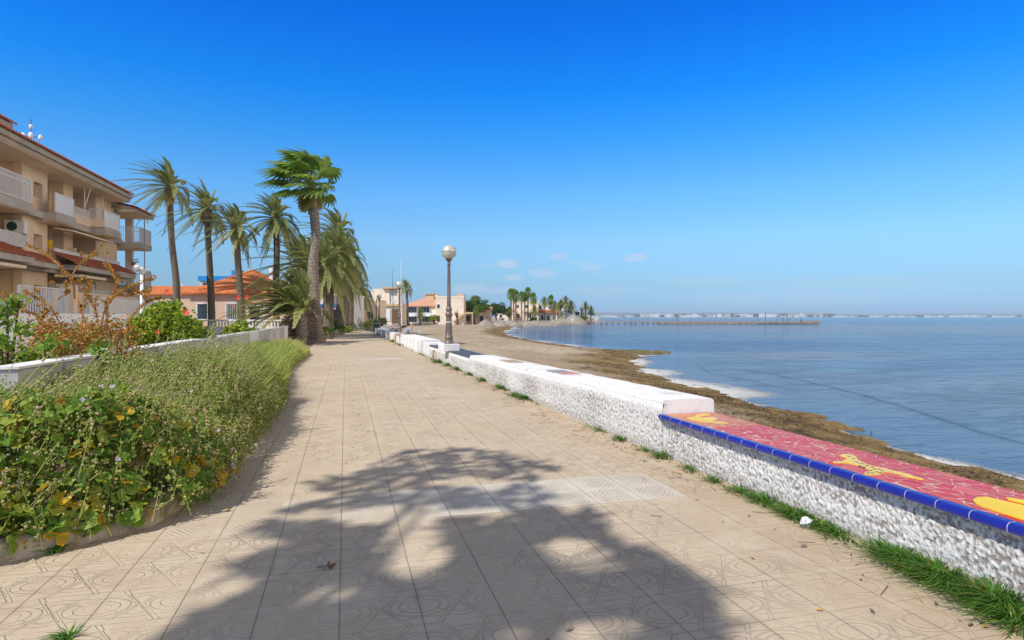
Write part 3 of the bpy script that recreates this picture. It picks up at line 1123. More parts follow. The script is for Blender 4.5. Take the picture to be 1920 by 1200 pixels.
# ------------------------------------------------------------------ jetty, sign, piles of sand
J0, J1 = at(1112, 214), at(1500, 205)
jd = (J1 - J0); JL = jd.length; ja = math.atan2(jd.y, jd.x)
jt = thing('jetty', 'long low timber jetty on dark piles reaching out into the lagoon', 'jetty', (J0.x, J0.y, 0), ja)
b = MB()
b.box(-3, JL, -1.0, 1.0, -.55, -.16)
b.build('deck', M['timber'], jt)
b = MB()
b.box(JL - 46, JL + 5, -2.0, 2.2, -.86, -.30)
b.box(JL - 14, JL + 6, -2.2, 2.4, -.70, -.18)
b.box(JL + .2, JL + 5.6, -1.4, 1.4, -.24, .12)
b.build('end_platform', M['timber'], jt)
pile = MB().tube([(0, 0, -2), (0, 0, -.5)], .24, 6).build('pile', M['iron'], jt)
post = MB().tube([(0, 0, -.3), (0, 0, .9)], .075, 5).build('rail_post', M['timber'], jt)
first_p = True
npile = 34
for i in range(npile):
    x = JL * (i + .3) / npile + random.uniform(-.3, .3)
    for (src, yy) in ((pile, -.85), (post, -.95)):
        o = src if first_p and src is pile or (first_p and src is post) else src.copy()
        if not first_p:
            COL.objects.link(o)
            o.parent = jt
        o.location = (x, yy, 0)
        o.scale = (1, 1, random.uniform(.85, 1.15) if src is post else 1)
    first_p = False
b = MB()
for zz in (.35, .8):
    b.tube([(0, -.95, zz), (JL, -.95, zz)], .045, 4)
b.build('hand_rail', M['timber'], jt)
for (px, h) in ((1274, 2.4), (1438, 3.6), (1470, 3.0), (1478, 3.1), (1503, 2.6)):
    lx_ = (px - 1112) / 388 * JL
    MB().tube([(lx_, .4, -.3), (lx_, .4, h - .6)], .09, 6).build('mooring_post', M['brown'], jt)
for (k_, (px, D, r, h)) in enumerate(((912, 131, 1.9, 1.6), (936, 140, 2.0, 1.4), (960, 150, 2.4, 1.2), (1000, 168, 5.5, 1.05), (1077, 196, 3.7, 3.0), (1045, 184, 3.4, 1.5))):
    p = at(px, D)
    b = MB((p.x, p.y, 0))
    nn, mm = 30, 12
    vs, fs = [], []
    for j in range(mm + 1):
        q = j / mm
        for i in range(nn):
            a = 2 * PI * i / nn
            w = 1 + .22 * noise.noise(Vector((math.cos(a) * 1.6, math.sin(a) * 1.6, k_ * 3.1)))
            rr = r * q * w
            z = -.55 + h * (max(0, 1 - q) ** .9) * (1 + .25 * noise.noise(Vector((math.cos(a) * rr * .5 + k_, math.sin(a) * rr * .5, 2))))
            vs.append((p.x + rr * math.cos(a) * 1.25, p.y + rr * math.sin(a) * .6, z - (.5 if j == mm else 0)))
    for j in range(mm):
        for i in range(nn):
            fs.append((j * nn + i, (j + 1) * nn + i, (j + 1) * nn + (i + 1) % nn, j * nn + (i + 1) % nn))
    b.add(vs, fs)
    lab = ['steep grey sand pile on the beach nearest the white wall', 'grey sand heap just right of the steepest pile', 'grey sand heap below the tallest group of palms', 'broad low grey sand bank behind the water edge',
           'largest grey sand mound, by the jetty with a white sign in front', 'grey sand heap left of the largest mound'][k_]
    tag(b.build('sand_pile', M['pile'], smooth=True), lab, 'sand pile', 'piles of dredged sand')
t = thing('beach_sign', 'small white notice on a dark post in front of the largest sand mound', 'sign', at(1073, 190, None, -.7))
MB().tube([(0, 0, -.3), (0, 0, .9)], .07, 6).build('sign_post', M['iron'], t)
b = MB(); b.box(-.33, .33, -.09, -.05, .75, 1.9); b.build('sign_panel', M['whiteclean'], t)
t = thing('wooden_fence', 'weathered wooden paling fence at the land end of the jetty', 'fence', at(1100, 204, None, -.7), ja)
for s in range(7):
    MB().tube([(s * 1.2 - 1, 0, -.3), (s * 1.2 - 1, 0, 1.5 + .3 * (s % 3))], .09, 5).build('paling', M['timber'], t)
b = MB(); b.box(-1, 6.2, -.05, .05, .5, .62); b.box(-1, 6.2, -.05, .05, 1.0, 1.12); b.build('cross_rail', M['timber'], t)

# opposite shore: low hazy ridge and a town too far to tell its houses apart
def far_shore():
    rr = random.Random(5)
    b = MB()
    n = 90
    D0 = 6200
    top, bot = [], []
    for i in range(n + 1):
        px = 1085 + (2500 - 1085) * i / n
        h = 36 + 6 * noise.noise(Vector((i * .13, 0, 0))) + 10 * noise.noise(Vector((i * .05, 4, 0))) - (14 if px > 1560 else 0)
        p = at(px, D0 + 900)
        q = at(px, D0 + 400)
        top.append((p.x, p.y, max(6, h + 12)))
        bot.append((q.x, q.y, -1.5))
    vs = top + bot
    b.add(vs, [(i, i + 1, n + 2 + i, n + 1 + i)[::-1] for i in range(n)])
    kind(b.build('far_hills', M['hill']), 'structure')
    b = MB()
    n = 110
    for i in range(n):
        px = 1085 + (2500 - 1085) * i / n
    lo = []
    b = MB()
    for k in range(430):
        px = rr.uniform(1100, 2100)
        D = rr.uniform(5400, 6200)
        p = at(px, D)
        w = rr.uniform(14, 60)
        h = rr.uniform(9, 27) * (1.15 if 1190 < px < 1560 else .55)
        b.box(p.x - w / 2, p.x + w / 2, p.y - 12, p.y + 12, -1, h, rr.choice([0, 0, 1, 2]))
    o = b.build('far_town', [M['townwhite'], M['towncream'], M['towngreen']])
    kind(o, 'stuff')
    tag(o, 'hazy strip of white buildings along the opposite shore', 'town')


M['hill'] = flat('distant_scrub_hills', (.16, .19, .17), .95, .05)
M['townwhite'] = flat('distant_white_walls', (.78, .77, .75), .9, .05)
M['towncream'] = flat('distant_cream_walls', (.55, .48, .40), .9, .05)
M['towngreen'] = flat('distant_trees', (.06, .085, .05), .9, .05)
far_shore()

# ================================================================== BUILDINGS
def railing(mb, pts, z0, z1, pitch=.12, r=.012, top=.022, mid=None):
    """white metal balusters between two rails along a polyline of (x, y)"""
    for (a, c) in zip(pts, pts[1:]):
        a, c = Vector((*a, 0)), Vector((*c, 0))
        d = c - a
        L = d.length
        n = max(1, int(round(L / pitch)))
        for i in range(n + 1):
            p = a + d * i / n
            rr = r * (1.9 if i in (0, n) else 1)
            mb.box(p.x - rr, p.x + rr, p.y - rr, p.y + rr, z0, z1)
        for z in [z1, z0 + .05] + ([mid] if mid else []):
            u = d.normalized()
            w = Vector((-u.y, u.x, 0)) * top
            v = []
            for p in (a, c):
                for s in (-1, 1):
                    for dz in (-top * .7, top * .7):
                        v.append((p.x + w.x * s, p.y + w.y * s, z + dz))
            mb.add(v, [(0, 1, 3, 2), (4, 6, 7, 5), (0, 4, 5, 1), (2, 3, 7, 6), (1, 5, 7, 3), (0, 2, 6, 4)])


BX = -14.3
O = (BX, 34, 0)
AB = thing('apartment_block', 'three storey cream apartment block with white balconies and brown clay tiled eaves', 'apartment building', O)


def part(name, mat, boxes, parent=AB, off=None):
    b = MB(O if off is None else off)
    for q in boxes: b.box(*q)
    return b.build(name, M[mat] if isinstance(mat, str) else mat, parent)


Y0, YE = 16.0, 48.6
def wall_win(px_, y0, y1, zs, wy0, wy1, wz, name='pier'):
    """a pier with recessed window openings: built of boxes round the holes"""
    bx = []
    x0, x1 = px_ - .38, px_
    bx.append((x0, x1, y0, wy0, 0, 8.8)); bx.append((x0, x1, wy1, y1, 0, 8.8))
    zz = 0
    for (a, c) in wz:
        bx.append((x0, x1, wy0, wy1, zz, a)); zz = c
    bx.append((x0, x1, wy0, wy1, zz, 8.8))
    return bx


WZ = [(2.2, 3.05), (4.75, 5.55), (7.35, 8.1)]
bx = [(-26, -16.2, Y0, YE - .4, 0, 8.75)]                        # core behind the loggias
bx += wall_win(BX, 34.1, 36.5, None, 35.15, 36.0, WZ)
bx += [(-16.3, BX - .381, 34.25, 36.35, 0, 8.75)]                # solid behind pier
bx += [(-16.3, BX - .15, 38.6, 39.7, 0, 8.75), (-16.3, BX - .75, 38.45, 38.62, 0, 8.75)]
bx += [(-16.3, BX, 42.3, 45.6, 0, 8.75)]
bx += [(-16.3, BX - .1, 27.0, 27.6, 3.5, 8.75)]
bx += [(-16.3, BX - .3, 19.0, 21.6, 0, 8.75)]
part('wall', 'cream', bx)
part('end_column', 'cream', [(-14.5, -14.1, 47.6, 48.0, 0, 8.5)])
# ground floor forward wall under the tiled skirt
part('ground_floor_wall', 'cream2', [(-16.3, -15.4, 21.6, 34.0, 0, 3.45)])
# floors, balconies
part('first_floor_slab', 'slab', [(-16.3, -13.95, Y0, 45.9, 3.72, 4.02), (-16.3, -13.0, 45.902, 48.1, 3.35, 3.62)])
bs = part('balcony_slab', 'slab', [(-16.3, -13.35, Y0, 33.0, 6.22, 6.62), (-16.3, -13.9, 33.002, 35.2, 6.3, 6.6), (-16.3, -13.35, 35.202, 37.3, 6.22, 6.6),
                                   (-16.3, -13.75, 37.302, 40.2, 6.24, 6.58), (-16.3, -13.05, 40.202, 42.6, 6.22, 6.6), (-16.3, -14.1, 42.602, 45.9, 6.25, 6.58), (-16.3, -13.0, 45.902, 48.1, 6.05, 6.4)])
for q_ in [(-16.25, -13.40, Y0, 32.95, 6.19, 6.217), (-16.25, -13.4, 35.25, 37.25, 6.19, 6.217), (-16.25, -13.1, 40.25, 42.55, 6.19, 6.217), (-16.25, -13.05, 45.95, 48.05, 6.02, 6.047), (-16.25, -13.05, 45.95, 48.05, 3.32, 3.347)]: part('balcony_soffit', 'soffit', [q_])
part('parapet', 'cream', [(-13.92, -13.75, 37.31, 40.19, 6.581, 7.0), (-13.9, -13.05, 40.08, 40.24, 6.601, 7.05), (-14.1, -13.95, 36.6, 45.0, 4.021, 4.55), (-16, -14.0, 38.9, 39.0, 4.6, 5.25)])
# eaves and roof
part('eaves_soffit', 'soffit', [(-16.5, -13.25, Y0, 44.55, 8.76, 8.86), (-16.5, -12.95, 44.56, 48.2, 8.22, 8.32)])
part('fascia', 'fascia', [(-13.36, -13.20, Y0, 44.6, 8.80, 9.04), (-13.22, -13.08, Y0, 44.62, 9.0, 9.26), (-16.5, -13.2, 44.5, 44.6, 8.862, 9.26), (-13.02, -12.9, 44.6, 48.25, 8.24, 8.46), (-16.5, -12.9, 48.15, 48.25, 8.325, 8.46)])
def roof_sheet(name, x0, x1, y0, y1, z0, z1, mat, th=.10, barrel=.11, pitch=.24, parent=AB):
    """barrel-tiled slope rising from x0,z0 (eave) to x1,z1; a row of real rounded tile ends shows along the eave"""
    b = MB(O)
    n = int((y1 - y0) / pitch)
    seg = 6
    vs = []
    for i in range(n * seg + 1):
        y = y0 + (y1 - y0) * i / (n * seg)
        k = (i % seg) / seg
        h = .055 * math.sin(PI * min(1, k * 1.6)) if k < .62 else -.012
        for (x, z) in ((x0, z0 - .03), (x0, z0 + th * .4 + h), (x1, z1 + th * .4 + h)):
            vs.append((x, y, z))
    fs = []
    for i in range(n * seg):
        a = i * 3
        fs += [(a, a + 1, a + 4, a + 3)[::-1], (a + 1, a + 2, a + 5, a + 4)[::-1]]
    b.add(vs, fs)
    return b.build(name, M[mat], parent)


rf = roof_sheet('roof', -12.98, -19.5, Y0, 44.7, 9.27, 11.0, 'roofy')
roof_sheet('end_roof', -12.8, -16.4, 44.6, 48.35, 8.47, 9.3, 'roofy')
b = MB(O)
gv = [(-12.92, 8.34), (-12.86, 8.45), (-16.4, 9.27), (-16.4, 8.34)]
b.add([(x, y, z) for y in (44.625, 44.67) for x, z in gv], [(0, 3, 2, 1), (4, 5, 6, 7), (0, 1, 5, 4), (1, 2, 6, 5), (2, 3, 7, 6), (3, 0, 4, 7)])
b.build('end_gable', M['fascia'], AB)
part('rear_roof', 'roofy', [(-26, -19.4, Y0, 45.2, 8.9, 10.9)])
up = part('upper_storey', 'cream', [(-20, -14.6, 20, 32.4, 9.3, 9.9)])
part('upper_fascia', 'fascia', [(-20, -14.05, 19.5, 32.8, 9.68, 10.17)])
roof_sheet('upper_roof', -13.95, -18, 19.5, 33.0, 10.18, 11.3, 'roofy')
roof_sheet('tiled_skirt', -12.85, -14.1, 21.0, 32.2, 4.17, 4.72, 'roofy')
roof_sheet('tiled_skirt', -13.25, -14.25, 32.2, 35.4, 4.12, 4.55, 'roofy')
roof_sheet('tiled_skirt', -12.85, -13.94, 35.9, 44.7, 4.2, 4.74, 'roofy')
part('skirt_fascia', 'slab', [(-16, -12.92, 21, 32.19, 3.86, 4.13), (-16, -13.32, 32.195, 35.4, 3.84, 4.08), (-13.9, -12.92, 36.52, 44.7, 3.9, 4.16)])
# windows
for (a, c) in WZ:
    b = MB(O)
    b.box(BX - .37, BX - .31, 35.17, 35.98, a + .02, c - .02)
    f = b.build('window', M['whiteclean'], AB)
    part('pane', 'glass', [(BX - .315, BX - .305, 35.24, 35.56, a + .09, c - .09), (BX - .315, BX - .305, 35.60, 35.92, a + .09, c - .09)], f)
for (y, z, w, h) in ((31.0, 2.75, .5, .62), (32.4, 2.75, .5, .62)):
    f = part('small_window', 'brown', [(-15.42, -15.37, y, y + w, z, z + h)])
    part('pane', 'glass', [(-15.372, -15.365, y + .05, y + w - .05, z + .05, z + h - .05)], f)
f = part('balcony_door', 'shutter', [(-16.21, -16.15, 40.2, 41.8, 6.6, 8.35)])
part('pane', 'glass', [(-16.152, -16.14, 40.3, 41.0, 6.7, 7.7), (-16.152, -16.14, 41.05, 41.7, 6.7, 7.7)], f)
f = part('balcony_door', 'shutter', [(-16.21, -16.15, 40.2, 41.8, 4.03, 6.0)])
part('pane', 'glass', [(-16.152, -16.14, 40.3, 41.7, 4.1, 5.8)], f)
# railings
b = MB(O); railing(b, [(-14.3, 30.2), (-13.43, 30.2), (-13.43, 32.95)], 6.66, 7.72, .11, .013, .025, 7.5); b.build('railing', M['whiteclean'], AB)
b = MB(O); railing(b, [(-13.43, 20), (-13.43, 30.1)], 6.66, 7.72, .11, .013, .025, 7.5); b.build('railing', M['whiteclean'], AB)
b = MB(O); railing(b, [(-14.1, 22), (-14.1, 34.05)], 4.72, 5.3, .10, .02); b.build('railing', M['whiteclean'], AB)
b = MB(O); railing(b, [(-13.43, 35.25), (-13.43, 37.25), (-13.8, 37.25)], 6.64, 7.6, .11, .013, .025)
b.box(-13.42, -13.41, 35.3, 37.2, 6.68, 7.56); b.build('panelled_railing', M['whiteclean'], AB)
b = MB(O); railing(b, [(-13.83, 37.32), (-13.83, 40.15)], 7.0, 7.42, .11, .013, .025); b.build('railing', M['whiteclean'], AB)
b = MB(O); railing(b, [(-13.8, 40.16), (-13.12, 40.16), (-13.12, 42.55)], 6.64, 7.62, .11, .013, .025)
b.box(-13.11, -13.10, 40.25, 42.5, 6.68, 7.56); b.build('panelled_railing', M['whiteclean'], AB)
b = MB(O); railing(b, [(-14.03, 36.6), (-14.03, 45.2)], 4.57, 5.0, .10, .015, .025); b.box(-14.02, -14.01, 36.6, 45.2, 4.6, 4.97); b.build('railing', M['whiteclean'], AB)
for z in (6.42, 3.64):
    b = MB(O); railing(b, [(-16, 45.95), (-13.07, 45.95), (-13.07, 48.05), (-14.3, 48.05)], z, z + .98, .11, .013, .025); b.build('end_railing', M['whiteclean'], AB)
b = MB(O); b.tube([(-13.0, 46.6, 3.6), (-13.0, 46.6, 8.25)], .035, 6); b.build('drainpipe', M['fascia'], AB)
# awnings
b = MB(O); b.add([(-14.15, 36.7, 6.1), (-14.15, 41.9, 6.1), (-13.2, 41.9, 5.95), (-13.2, 36.7, 5.95), (-13.2, 41.9, 5.87), (-13.2, 36.7, 5.87), (-14.15, 41.9, 6.03), (-14.15, 36.7, 6.03)], [(0, 3, 2, 1), (3, 5, 4, 2), (5, 7, 6, 4), (7, 0, 1, 6), (0, 7, 5, 3), (1, 2, 4, 6)])
b.build('awning', M['cream2'], AB)
b = MB(O); b.box(-13.9, -12.75, 36.3, 39.6, 3.52, 3.66); b.box(-13.9, -12.7, 25, 31.0, 3.55, 3.68); b.build('awning', M['cream2'], AB)
b = MB(O)
for y in (39.75, 42.25): b.tube([(-13.9, y, 6.8), (-13.9, y, 8.7)], .03, 6)
b.tube([(-13.95, 39.76, 7.4), (-13.6, 39.76, 8.7)], .025, 6)
b.build('awning_arm', M['whiteclean'], AB)
# air conditioner on the first floor loggia wall
t = thing('air_conditioner', 'white air conditioner with a dark fan hung in the lower left balcony', 'air conditioner', (-14.75, 33.9, 5.35))
b = MB(); b.box(-.45, .4, -.25, .0, 0, .62); o = b.build('case', M['whiteclean'], t)
bv = o.modifiers.new('bevel', 'BEVEL'); bv.width = .05; bv.segments = 2
b = MB(); b.tube([(-.12, -.252, .33), (-.12, -.262, .33)], .21, 20); b.build('fan_grille', M['bingreen'], t)
b = MB(); b.box(-.4, -.34, -.2, .2, -.06, 0); b.box(.25, .31, -.2, .2, -.06, 0); b.build('bracket', M['iron'], t)
t = thing('alarm_box', 'small yellow alarm box on the corner of the block beside the first floor railing', 'box', (BX - .30, 36.62, 5.0))
b = MB(); b.box(-.02, .12, 0, .14, 0, .42); b.build('case', M['yellowglaze'], t)
b = MB(); b.box(.121, .125, .04, .10, .08, .2); b.build('label_plate', M['bingreen'], t)
# antenna with white cups
t = thing('roof_antenna', 'roof antenna with white dish cups on the brown tiled roof', 'antenna', (-15.6, 37.2, 9.9))
b = MB(); b.tube([(0, 0, 0), (0, 0, 1.75)], .025, 6); b.tube([(-.35, 0, .85), (.42, 0, .85)], .018, 5); b.build('antenna_mast', M['iron'], t)
for (x, z, r) in ((-.33, .85, .15), (.0, .9, .15), (.42, .82, .13), (0, 1.35, .11)):
    b = MB(); b.ball((x, -.03, z), r, 10, 6, sc=(.8, .6, 1.2)); b.build('dish_cup', M['whiteclean'], t, True)
# pots on balcony
for k, (x, y, z, l) in enumerate(((-13.3, 45.3, 4.78, 'terracotta trough of plants at the far end of the first floor balcony'), (-13.12, 41.6, 7.65, 'small dark pot on the upper balcony rail'))):
    t = thing('plant_pot', l, 'plant pot', (x, y, z))
    b = MB(); b.lathe([(.09, 0), (.14, .2), (.15, .22), (.12, .22)], 10); b.build('pot', M['terracotta'] if k == 0 else M['iron'], t)
    b = MB()
    for q in range(26):
        p = Vector((random.uniform(-.22, .22), random.uniform(-.3, .3), random.uniform(.2, .45)))
        b.add([p, p + Vector((.06, .03, .05)), p + Vector((.02, .1, .08)), p + Vector((-.05, .05, .03))], [(0, 1, 2, 3)], 0, random.random())
    b.build('foliage', M['L_dark'], t)

AB.rotation_euler = (0, 0, math.radians(-1.6))
AB.location.x -= .36
# ---- terrace in front of the block: white wall with white railings, gate pillars, stair
O2 = (-10.5, 28, 0)
TW = thing('terrace_wall', 'white painted terrace wall with white bar railings before the apartment block', 'wall', O2)
part('wall_body', 'white', [(-10.6, -10.4, 12, 41, 0, 1.42), (-10.62, -10.38, 29.8, 40.9, 1.42, 2.36)], TW, O2)
part('grey_plinth', 'greywall', [(-10.398, -10.36, 12, 41, 0, .75)], TW, O2)
b = MB(O2); railing(b, [(-10.5, 12), (-10.5, 21.5)], 1.5, 2.6, .17, .018, .028); b.build('railing', M['whiteclean'], TW)
b = MB(O2); railing(b, [(-10.5, 24.2), (-10.5, 27.9)], 1.5, 2.55, .19, .018, .028); b.build('railing', M['whiteclean'], TW)
part('gate_pillar', 'cream2', [(-10.75, -10.3, 27.95, 28.4, 0, 2.75)], TW, O2)
part('gate_pillar', 'white', [(-10.7, -10.35, 21.55, 21.85, 0, 2.7)], TW, O2)
b = MB(O2)
for i in range(14):
    q = i / 13
    y = 21.9 + q * 2.2
    z = 1.5 - q * .9
    b.box(-10.52, -10.48, y - .016, y + .016, z - .35, z + 1.0)
b.tube([(-10.5, 21.9, 2.5), (-10.5, 24.1, 1.6)], .03, 5)
b.build('stair_railing', M['whiteclean'], TW)
part('terrace_floor', 'cream2', [(-16.2, -10.62, 12, 41, 1.2, 1.3)], TW, O2)
part('yard_wall', 'cream', [(-12.6, -12.4, 31.5, 46, 1.3, 2.7)], TW, O2)
part('yard_wall', 'greywall', [(-15.3, -12.62, 36.6, 36.8, 1.3, 3.2), (-13.4, -13.2, 36.9, 46, 1.3, 3.0)], TW, O2)
part('porch_roof', 'roofy', [(-13.8, -12.4, 33.2, 36.3, 1.95, 2.1)], TW, O2)

# ---- generic house, front towards -y of its own frame
def house(label, loc, rz, w, d, h, mats, roof='hip', over=.4, rh=1.4, wins=(), doors=(), extras=(), name='house', winmat='glass', roofmat='roof', framemat='shutter'):
    t = thing(name, label, 'house', loc, rz)
    b = MB(); b.box(-w / 2, w / 2, 0, d, -.8, h)
    wl = b.build('wall', M[mats], t)
    if roof == 'flat':
        b = MB()
        b.box(-w / 2 - .06, w / 2 + .06, -.06, .16, h, h + rh); b.box(-w / 2 - .06, w / 2 + .06, d - .16, d + .06, h, h + rh)
        b.box(-w / 2 - .06, -w / 2 + .16, .162, d - .162, h, h + rh); b.box(w / 2 - .16, w / 2 + .06, .162, d - .162, h, h + rh)
        b.build('parapet', M[mats], t)
        b = MB(); b.box(-w / 2 + .17, w / 2 - .17, .17, d - .17, h + .002, h + .06); b.build('roof', M['slab'], t)
    else:
        b = MB()
        x0, x1, y0, y1 = -w / 2 - over, w / 2 + over, -over, d + over
        zt = h + rh
        m = min(w, d) / 2 + over
        if roof == 'hip':
            if w > d: r0, r1 = (x0 + m, (y0 + y1) / 2), (x1 - m, (y0 + y1) / 2)
            else: r0, r1 = ((x0 + x1) / 2, y0 + m), ((x0 + x1) / 2, y1 - m)
            if (r1[0] - r0[0]) + (r1[1] - r0[1]) < .05: r1 = (r0[0] + (.05 if w > d else 0), r0[1] + (0 if w > d else .05))
            v = [(x0, y0, h), (x1, y0, h), (x1, y1, h), (x0, y1, h), (*r0, zt), (*r1, zt)]
            if w > d: f = [(0, 1, 5, 4), (1, 2, 5), (2, 3, 4, 5), (3, 0, 4)]
            else: f = [(0, 1, 4), (1, 2, 5, 4), (2, 3, 5), (3, 0, 4, 5)]
        else:  # gable, ridge along y: gable end to the front
            if roof == 'gable':
                v = [(x0, y0, h), (x1, y0, h), (x1, y1, h), (x0, y1, h), (0, y0, zt), (0, y1, zt)]
                f = [(0, 1, 4), (1, 2, 5, 4), (2, 3, 5), (3, 0, 4, 5)]
            else:  # ridge along x
                v = [(x0, y0, h), (x1, y0, h), (x1, y1, h), (x0, y1, h), (x0, (y0 + y1) / 2, zt), (x1, (y0 + y1) / 2, zt)]
                f = [(0, 1, 5, 4), (1, 2, 5), (2, 3, 4, 5), (3, 0, 4)]
        f = f + [(0, 3, 2, 1)]
        # give the eave a real thickness
        b.add(v, f)
        b.box(x0, x1, y0, y1, h - .12, h - .004)
        b.build('roof', M[roofmat], t)
        if roof == 'gable':
            b = MB(); b.add([(-w / 2, -over - .03, h), (w / 2, -over - .03, h), (0, -over - .03, h + rh * .8), (-w / 2, -over - .01, h), (w / 2, -over - .01, h), (0, -over - .01, h + rh * .8)], [(0, 1, 2), (5, 4, 3), (0, 3, 4, 1), (1, 4, 5, 2), (2, 5, 3, 0)])
            b.build('gable_wall', M[mats], t)
    for (x, z, ww, wh) in wins:
        b = MB(); b.box(x - ww / 2, x + ww / 2, -.05, .04, z, z + wh); f_ = b.build('window', M[framemat], t)
        b = MB(); k = max(1, round(ww / .8)); s = (ww - .12) / k
        for i in range(k): b.box(x - ww / 2 + .06 + i * s + .03, x - ww / 2 + .06 + (i + 1) * s - .03, -.06, -.051, z + .1, z + wh - .1)
        b.build('pane', M[winmat], f_)
    for (x, ww, wh, mt) in doors:
        b = MB(); b.box(x - ww / 2, x + ww / 2, -.05, .04, 0, wh); b.build('door', M[mt], t)
    for (nm, mt, bxs) in extras:
        b = MB()
        for q in bxs: b.box(*q)
        b.build(nm, M[mt], t)
    return t


# red-roofed bungalow behind the palms
pH = at(438, 58)
RH = house('low pinkish bungalow with a bright orange hipped tile roof behind the palms', (pH.x, pH.y, 0), -TH, 8.1, 9.0, 3.74, 'pinkwall', 'hip', .5, 2.5,
           wins=[(-.1, 1.2, 1.2, 1.6), (-2.9, 1.2, 1.1, 1.6)], extras=[('white_grille', 'whiteclean', [(-.72 + x * .17, -.69 + x * .17, -.14, -.11, 1.15, 2.85) for x in range(8)])])
p = at(503, 56.5)
house('low annex with a pale tiled roof at the right end of the orange roofed bungalow', (p.x, p.y, 0), -TH, 4.2, 6, 2.9, 'pinkwall', 'ridge', .2, .6, wins=[(-1.2, .6, 1.1, 2.0)], roofmat='roofpale', name='house_annex')
p = at(534, 57)
house('small shaded pink house wing with dark windows beside the white gatepost', (p.x, p.y, 0), -TH, 2.8, 3.5, 2.9, 'pinkwall', 'flat', .2, .15, wins=[(-.7, .9, .8, 1.6), (.7, .8, .8, 1.7)], name='house_wing')
p = at(318, 63)
house('long low outbuilding with a shallow orange tile roof left of the bungalow', (p.x, p.y, 0), -TH, 8.0, 5, 3.85, 'pinkwall', 'ridge', .3, .9, wins=[], name='outbuilding')
# chimney and small aerials belong to the bungalow roof
b = MB(); b.box(1.5, 1.85, 4.6, 4.95, 4.8, 6.5); b.box(1.46, 1.89, 4.56, 4.99, 6.5, 6.58); b.build('chimney', M['whitewash'], RH)
t = thing('roof_antenna', 'thin television aerial standing on the orange tiled roof', 'antenna', at(470, 63, None, 6.0))
b = MB(); b.tube([(0, 0, -.3), (0, 0, 1.6)], .025, 5); b.build('antenna_mast', M['iron'], t)
b = MB(); b.tube([(-.5, 0, 1.5), (.5, 0, 1.45)], .015, 4)
for i in range(6): b.tube([(-.45 + i * .18, -.3, 1.5), (-.45 + i * .18, .3, 1.5)], .012, 4)
b.build('aerial', M['iron'], t)
# blue and yellow building beyond
p = at(412, 84)
house('ochre flat roofed block with blue trim above the bungalow', (p.x, p.y, 0), -TH, 5.4, 7, 6.5, 'ochre', 'flat', .1, .35, wins=[(-1.7, 4.9, 1.2, 1.3), (.2, 5.0, 1.3, 1.4)], framemat='blue',
      extras=[('blue_cornice', 'blue', [(-2.9, 2.9, -.12, -.062, 6.35, 7.0)]), ('blue_tank', 'blue', [(.9, 2.1, 1.5, 2.7, 6.6, 7.9)])])
p = at(622, 92)
house('small orange walled house seen between the palm trunks', (p.x, p.y, 0), -TH, 8, 6, 4.6, 'peach', 'ridge', .3, .9, wins=[(-2, 1, 1.2, 1.4), (2.2, 1, 1.2, 1.6)])
p = at(600, 66)
house('white house with a bright blue band behind the palm trunks', (p.x, p.y, 0), -TH, 6.5, 6, 3.6, 'white', 'flat', .3, .3, wins=[(-1, .8, 1.2, 1.6), (1.6, .8, 1.1, 1.6)], extras=[('blue_band', 'blue', [(-3.35, 3.35, -.12, -.062, 2.55, 2.85)])])
p = at(668, 98)
house('plain pale pink house behind the last leaning palm', (p.x, p.y, 0), -TH, 7, 6, 3.9, 'cream2', 'flat', .3, .3, wins=[(2.2, 1, 1, 1.4)])

# two storey cream modern house, right of the promenade end
p = at(724, 126)
t = house('cream two storey house with square terraces at the end of the promenade', (p.x, p.y, 0), -TH, 6.4, 7, 3.7, 'cream2', 'flat', .1, .5,
          wins=[(-1.2, 3.75 - 1.9, 1.6, 1.3)],
          extras=[('upper_storey', 'cream2', [(-3.6, .2, 2.5, 6.8, 3.9, 7.3), (.201, 1.9, 2.9, 6.6, 3.9, 7.2), (1.901, 2.2, 2.0, 6.7, 3.9, 7.3)]),
                  ('cornice', 'ochre', [(-1.2, 2.3, 1.8, 6.8, 7.305, 7.6), (-3.3, 3.3, -.4, -.07, 3.7, 4.15)]),
                  ('white_shutter', 'shutter', [(.3, 1.8, 2.83, 2.898, 4.3, 6.8)]), ('garage_shutter', 'shutter', [(-2.6, .8, -.14, -.07, .6, 3.0)]),
                  ('terrace_opening', 'brown', [(1.1, 3.0, -.12, -.07, .2, 3.1)]),
                  ('garden_wall', 'cream', [(-9, -3.0, -6, -5.6, -.5, 2.5), (-2.6, -2.2, -8, -7.7, -.5, 1.9)])])
# orange villa
p = at(795, 152)
house('cream villa with a broad faded orange hipped roof behind the beach', (p.x, p.y, -.1), -TH - .12, 9.6, 9, 4.3, 'cream2', 'hip', .6, 2.3,
      wins=[(-2.9, 2.6, 2.2, 1.5), (.2, 2.6, 2.4, 1.5), (-2.9, .2, 2.2, 1.7), (.6, .2, 2.4, 1.6)], roofmat='roofpale',
      extras=[('porch_gable', 'roofpale', [(-4.9, 1.2, -1.3, -.1, 4.1, 4.35)]), ('balcony', 'white', [(-4.8, 3.2, -1.2, -.06, 1.7, 2.5)]), ('roof_lantern', 'ochre', [(-.6, 1.5, 3.6, 5.2, 5.8, 7.2), (-.9, 1.8, 3.3, 5.5, 7.21, 7.4)]),
              ('side_wing', 'white', [(4.82, 7.2, 1, 8, 0, 3.8)]), ('side_roof', 'roofpale', [(4.6, 7.6, .6, 8, 3.81, 4.1)])])
p = at(812, 172)
house('white gabled house rising behind the orange villa', (p.x, p.y, 0), -TH, 4.4, 7, 7.0, 'white', 'gable', .3, 1.2, wins=[(-.8, 5.2, .8, .9), (.9, 5.2, .8, .9)], roofmat='roofpale')
p = at(843, 150)
